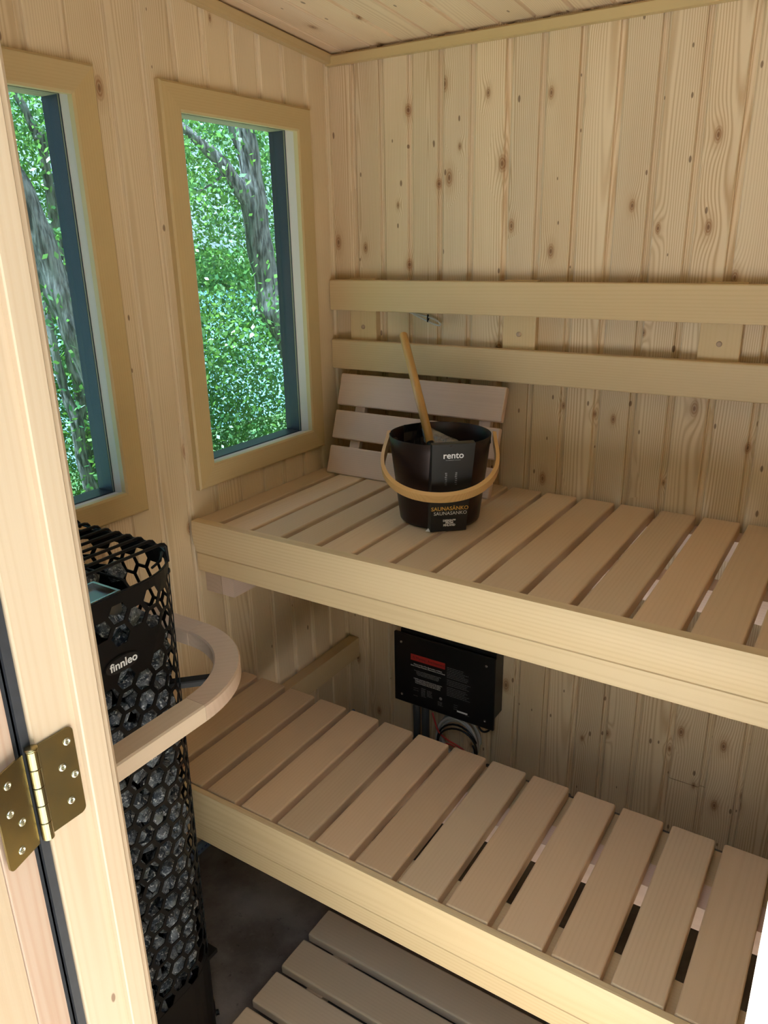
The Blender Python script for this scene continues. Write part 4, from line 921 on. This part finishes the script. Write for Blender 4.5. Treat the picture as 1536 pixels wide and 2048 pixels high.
nr = np.random.default_rng(5)
def leaves(name, centres, per_, sg, size, parent):
    P = []
    for c, k, s in zip(centres, per_, sg): P.append(nr.normal(0, 1, (k, 3)) * np.array(s) + np.array(c))
    P = np.concatenate(P); P = P[(P[:, 0] < -0.75)]
    n_ = len(P); a = nr.normal(0, 1, (n_, 3)); a /= np.linalg.norm(a, axis=1, keepdims=True); b = nr.normal(0, 1, (n_, 3)); b[:, 2] += 0.5; b -= a * (a * b).sum(1, keepdims=True); b /= np.linalg.norm(b, axis=1, keepdims=True)
    s = size * nr.uniform(0.7, 1.3, (n_, 1)); V = np.empty((n_, 4, 3)); V[:, 0] = P - a * s; V[:, 1] = P - b * s * 0.55; V[:, 2] = P + a * s; V[:, 3] = P + b * s * 0.55
    me_ = bpy.data.meshes.new(name); me_.vertices.add(n_ * 4); me_.vertices.foreach_set('co', V.ravel()); me_.loops.add(n_ * 4); me_.loops.foreach_set('vertex_index', np.arange(n_ * 4)); me_.polygons.add(n_); me_.polygons.foreach_set('loop_start', np.arange(n_) * 4); me_.update(calc_edges=True)
    me_.materials.append(LEAF); o = inst(name, me_, parent); o['kind'] = 'stuff'; return o
def trunk(r, path, rad, name='trunk'):
    pp = catmull([tuple(p) + (q,) for p, q in zip(path, rad)], 5)
    pts = [(p[0], p[1], p[2] - UPZ) for p in pp]; rr_ = [p[3] * (1 + 0.06 * math.sin(i * 1.1)) for i, p in enumerate(pp)]
    g = G(); g.tube(pts, rr_, 14); return g.obj(name, BARK, r, None, True)
trees = []
def tree(lab, paths, base):
    r = root('tree', base, lab, 'tree', 'trees outside the windows')
    for i, (p, q) in enumerate(paths): trunk(r, p, q, 'trunk' if i == 0 else 'branch')
    trees.append((r, Vector(base))); return r
tree('grey leaning tree with a forked trunk outside the window nearest the corner', [
    ([(-2.2, 3.42, -1.3), (-2.45, 3.22, 0.0), (-2.55, 3.12, 0.45), (-2.68, 3.01, 0.95), (-2.77, 2.94, 1.22), (-2.79, 2.92, 1.36), (-2.82, 2.88, 1.64), (-2.84, 2.87, 1.94), (-2.85, 2.86, 2.29), (-2.87, 2.84, 2.6), (-2.90, 2.85, 3.2), (-2.9, 2.9, 4.4)], [0.18, 0.155, 0.14, 0.125, 0.14, 0.108, 0.10, 0.10, 0.082, 0.075, 0.06, 0.04]),
    ([(-2.84, 2.87, 1.88), (-2.86, 2.80, 2.02), (-2.90, 2.71, 2.16), (-2.96, 2.63, 2.29), (-3.02, 2.57, 2.37), (-3.10, 2.48, 2.48), (-3.3, 2.3, 2.7)], [0.065, 0.062, 0.054, 0.050, 0.042, 0.03, 0.015]),
    ([(-2.85, 2.86, 2.25), (-2.93, 2.80, 2.45), (-2.96, 2.78, 2.7), (-3.0, 2.7, 3.2)], [0.03, 0.03, 0.026, 0.02]),
    ([(-2.93, 2.67, 2.19), (-3.05, 2.56, 2.09), (-3.14, 2.44, 2.03)], [0.011, 0.008, 0.004])], (-2.3, 3.3, -1.6))
tree('thick pair of leaning grey trunks outside the window by the heater', [
    ([(-2.75, 1.75, -1.4), (-2.85, 1.62, -0.2), (-2.93, 1.47, 0.45), (-3.03, 1.34, 0.9), (-3.08, 1.27, 1.24), (-3.11, 1.23, 1.43), (-3.14, 1.18, 1.74), (-3.18, 1.13, 2.0), (-3.24, 1.03, 2.3), (-3.35, 0.9, 2.9), (-3.5, 0.7, 4.0)], [0.17, 0.14, 0.12, 0.105, 0.10, 0.085, 0.075, 0.072, 0.07, 0.06, 0.04]),
    ([(-2.97, 1.50, 0.35), (-3.10, 1.46, 0.78), (-3.24, 1.42, 1.1), (-3.36, 1.34, 1.42), (-3.44, 1.27, 1.68), (-3.52, 1.17, 1.95), (-3.66, 1.0, 2.4), (-3.9, 0.7, 3.6)], [0.10, 0.085, 0.08, 0.07, 0.06, 0.055, 0.05, 0.03])], (-2.75, 1.75, -1.8))
tree('slender dappled grey tree forking in a narrow Y below the leaning trunks', [
    ([(-3.5, 1.72, -1.6), (-3.59, 1.60, -0.23), (-3.60, 1.57, -0.02), (-3.62, 1.56, 0.22), (-3.61, 1.56, 0.45), (-3.64, 1.53, 0.61), (-3.65, 1.51, 0.8), (-3.66, 1.50, 1.05), (-3.7, 1.5, 1.6)], [0.07, 0.055, 0.05, 0.046, 0.05, 0.036, 0.032, 0.03, 0.02]),
    ([(-3.61, 1.56, 0.44), (-3.58, 1.61, 0.56), (-3.56, 1.64, 0.67), (-3.59, 1.59, 0.79), (-3.61, 1.57, 0.90), (-3.64, 1.6, 1.2)], [0.032, 0.034, 0.030, 0.026, 0.022, 0.015])], (-3.5, 1.7, -1.9))
tree('thin tree standing farther down the bank behind the leaning trunks', [([(-4.6, 2.4, -2.2), (-4.4, 2.2, 0.5), (-4.23, 2.07, 2.33), (-4.25, 2.05, 2.47), (-4.27, 2.02, 2.6), (-4.31, 1.98, 2.75), (-4.5, 1.8, 3.4)], [0.08, 0.06, 0.035, 0.034, 0.03, 0.028, 0.02])], (-4.6, 2.4, -2.5))
tree('bushy tree at the water edge between the two windows view', [([(-5.6, 3.8, -2.6), (-5.5, 3.9, 0.0), (-5.6, 4.0, 2.6), (-5.7, 4.1, 4.8)], [0.10, 0.09, 0.07, 0.04])], (-5.6, 3.8, -2.8))
tree('tall leafy tree farthest right beyond the corner window', [([(-4.0, 5.6, -2.0), (-4.1, 5.5, 0.6), (-4.0, 5.5, 3.2), (-4.1, 5.6, 5.2)], [0.11, 0.09, 0.07, 0.04])], (-4.0, 5.6, -2.2))
# leaf clusters in the strip of wood seen through the windows, each given to its nearest tree
cl = {i: ([], [], []) for i in range(len(trees))}
rr5 = random.Random(11)
for k in range(4700):
    d = rr5.uniform(6.9, 10.5) if k % 12 else rr5.uniform(5.4, 6.9); az = math.radians(rr5.uniform(35, 84)); z = rr5.uniform(-1.9, 4.4)
    p = (1.4556 - d * math.sin(az), -2.0105 + d * math.cos(az), z - UPZ)
    if p[0] < -1.6 and p[2] > -0.45 - 0.225 * (-p[0] - 1.1) * 1.0 - 0.6:
        i = min(range(len(trees)), key=lambda q: (trees[q][1].x - p[0]) ** 2 + (trees[q][1].y - p[1]) ** 2 + rr5.uniform(0, 1.5))
        s = rr5.uniform(0.10, 0.30); cl[i][0].append(p); cl[i][1].append(int(rr5.uniform(40, 100))); cl[i][2].append((s, s, s * 0.6))
for i, (r, b) in enumerate(trees):
    if cl[i][0]: leaves('foliage', *cl[i], 0.0235, r)

# far shore, and an unseen forest ring added to cut low sky light
def hedge(nm, lab, arc0, arc1, rad, h0, h1, n_, size, cx_=1.0, cy_=-1.0):
    r = root(nm, (cx_ - rad * math.sin((arc0 + arc1) / 2), cy_ + rad * math.cos((arc0 + arc1) / 2), h0), lab, 'forest', None, 'stuff')
    a = nr.uniform(arc0, arc1, n_); rr_ = rad + nr.uniform(0, rad * 0.12, n_); top = h1 * (0.8 + 0.2 * np.sin(a * 23) * np.sin(a * 7 + 1)); z = h0 + (top - h0) * nr.uniform(0, 1, n_) ** 0.8
    P = np.stack([cx_ - rr_ * np.sin(a), cy_ + rr_ * np.cos(a), z], 1)
    u = nr.normal(0, 1, (n_, 3)); u /= np.linalg.norm(u, axis=1, keepdims=True); v = np.cross(u, nr.normal(0, 1, (n_, 3))); v /= np.linalg.norm(v, axis=1, keepdims=True)
    V = np.empty((n_, 4, 3)); V[:, 0] = P - u * size; V[:, 1] = P - v * size * 0.7; V[:, 2] = P + u * size; V[:, 3] = P + v * size * 0.7
    me_ = bpy.data.meshes.new('foliage'); me_.vertices.add(n_ * 4); me_.vertices.foreach_set('co', V.ravel()); me_.loops.add(n_ * 4); me_.loops.foreach_set('vertex_index', np.arange(n_ * 4)); me_.polygons.add(n_); me_.polygons.foreach_set('loop_start', np.arange(n_) * 4); me_.update(calc_edges=True); me_.materials.append(LEAF)
    inst('foliage', me_, r)['kind'] = 'stuff'
hedge('forest', 'wooded far shore across the lake seen between the leaves', math.radians(20), math.radians(110), 90.0, -3.2, 1.0, 9000, 0.9)
hedge('forest', 'unseen forest ring added behind the viewer to block low sky light', math.radians(125), math.radians(330), 9.0, -0.5, 7.5, 30000, 0.24)

# ------------------------------------------------------------------ lift the whole place so that the floor is z=0
for o in list(COL.objects):
    if o.parent is None and o.type in {'MESH', 'EMPTY', 'FONT', 'CURVE'}:
        o.matrix_basis = Matrix.Translation((0, 0, UPZ)) @ o.matrix_basis
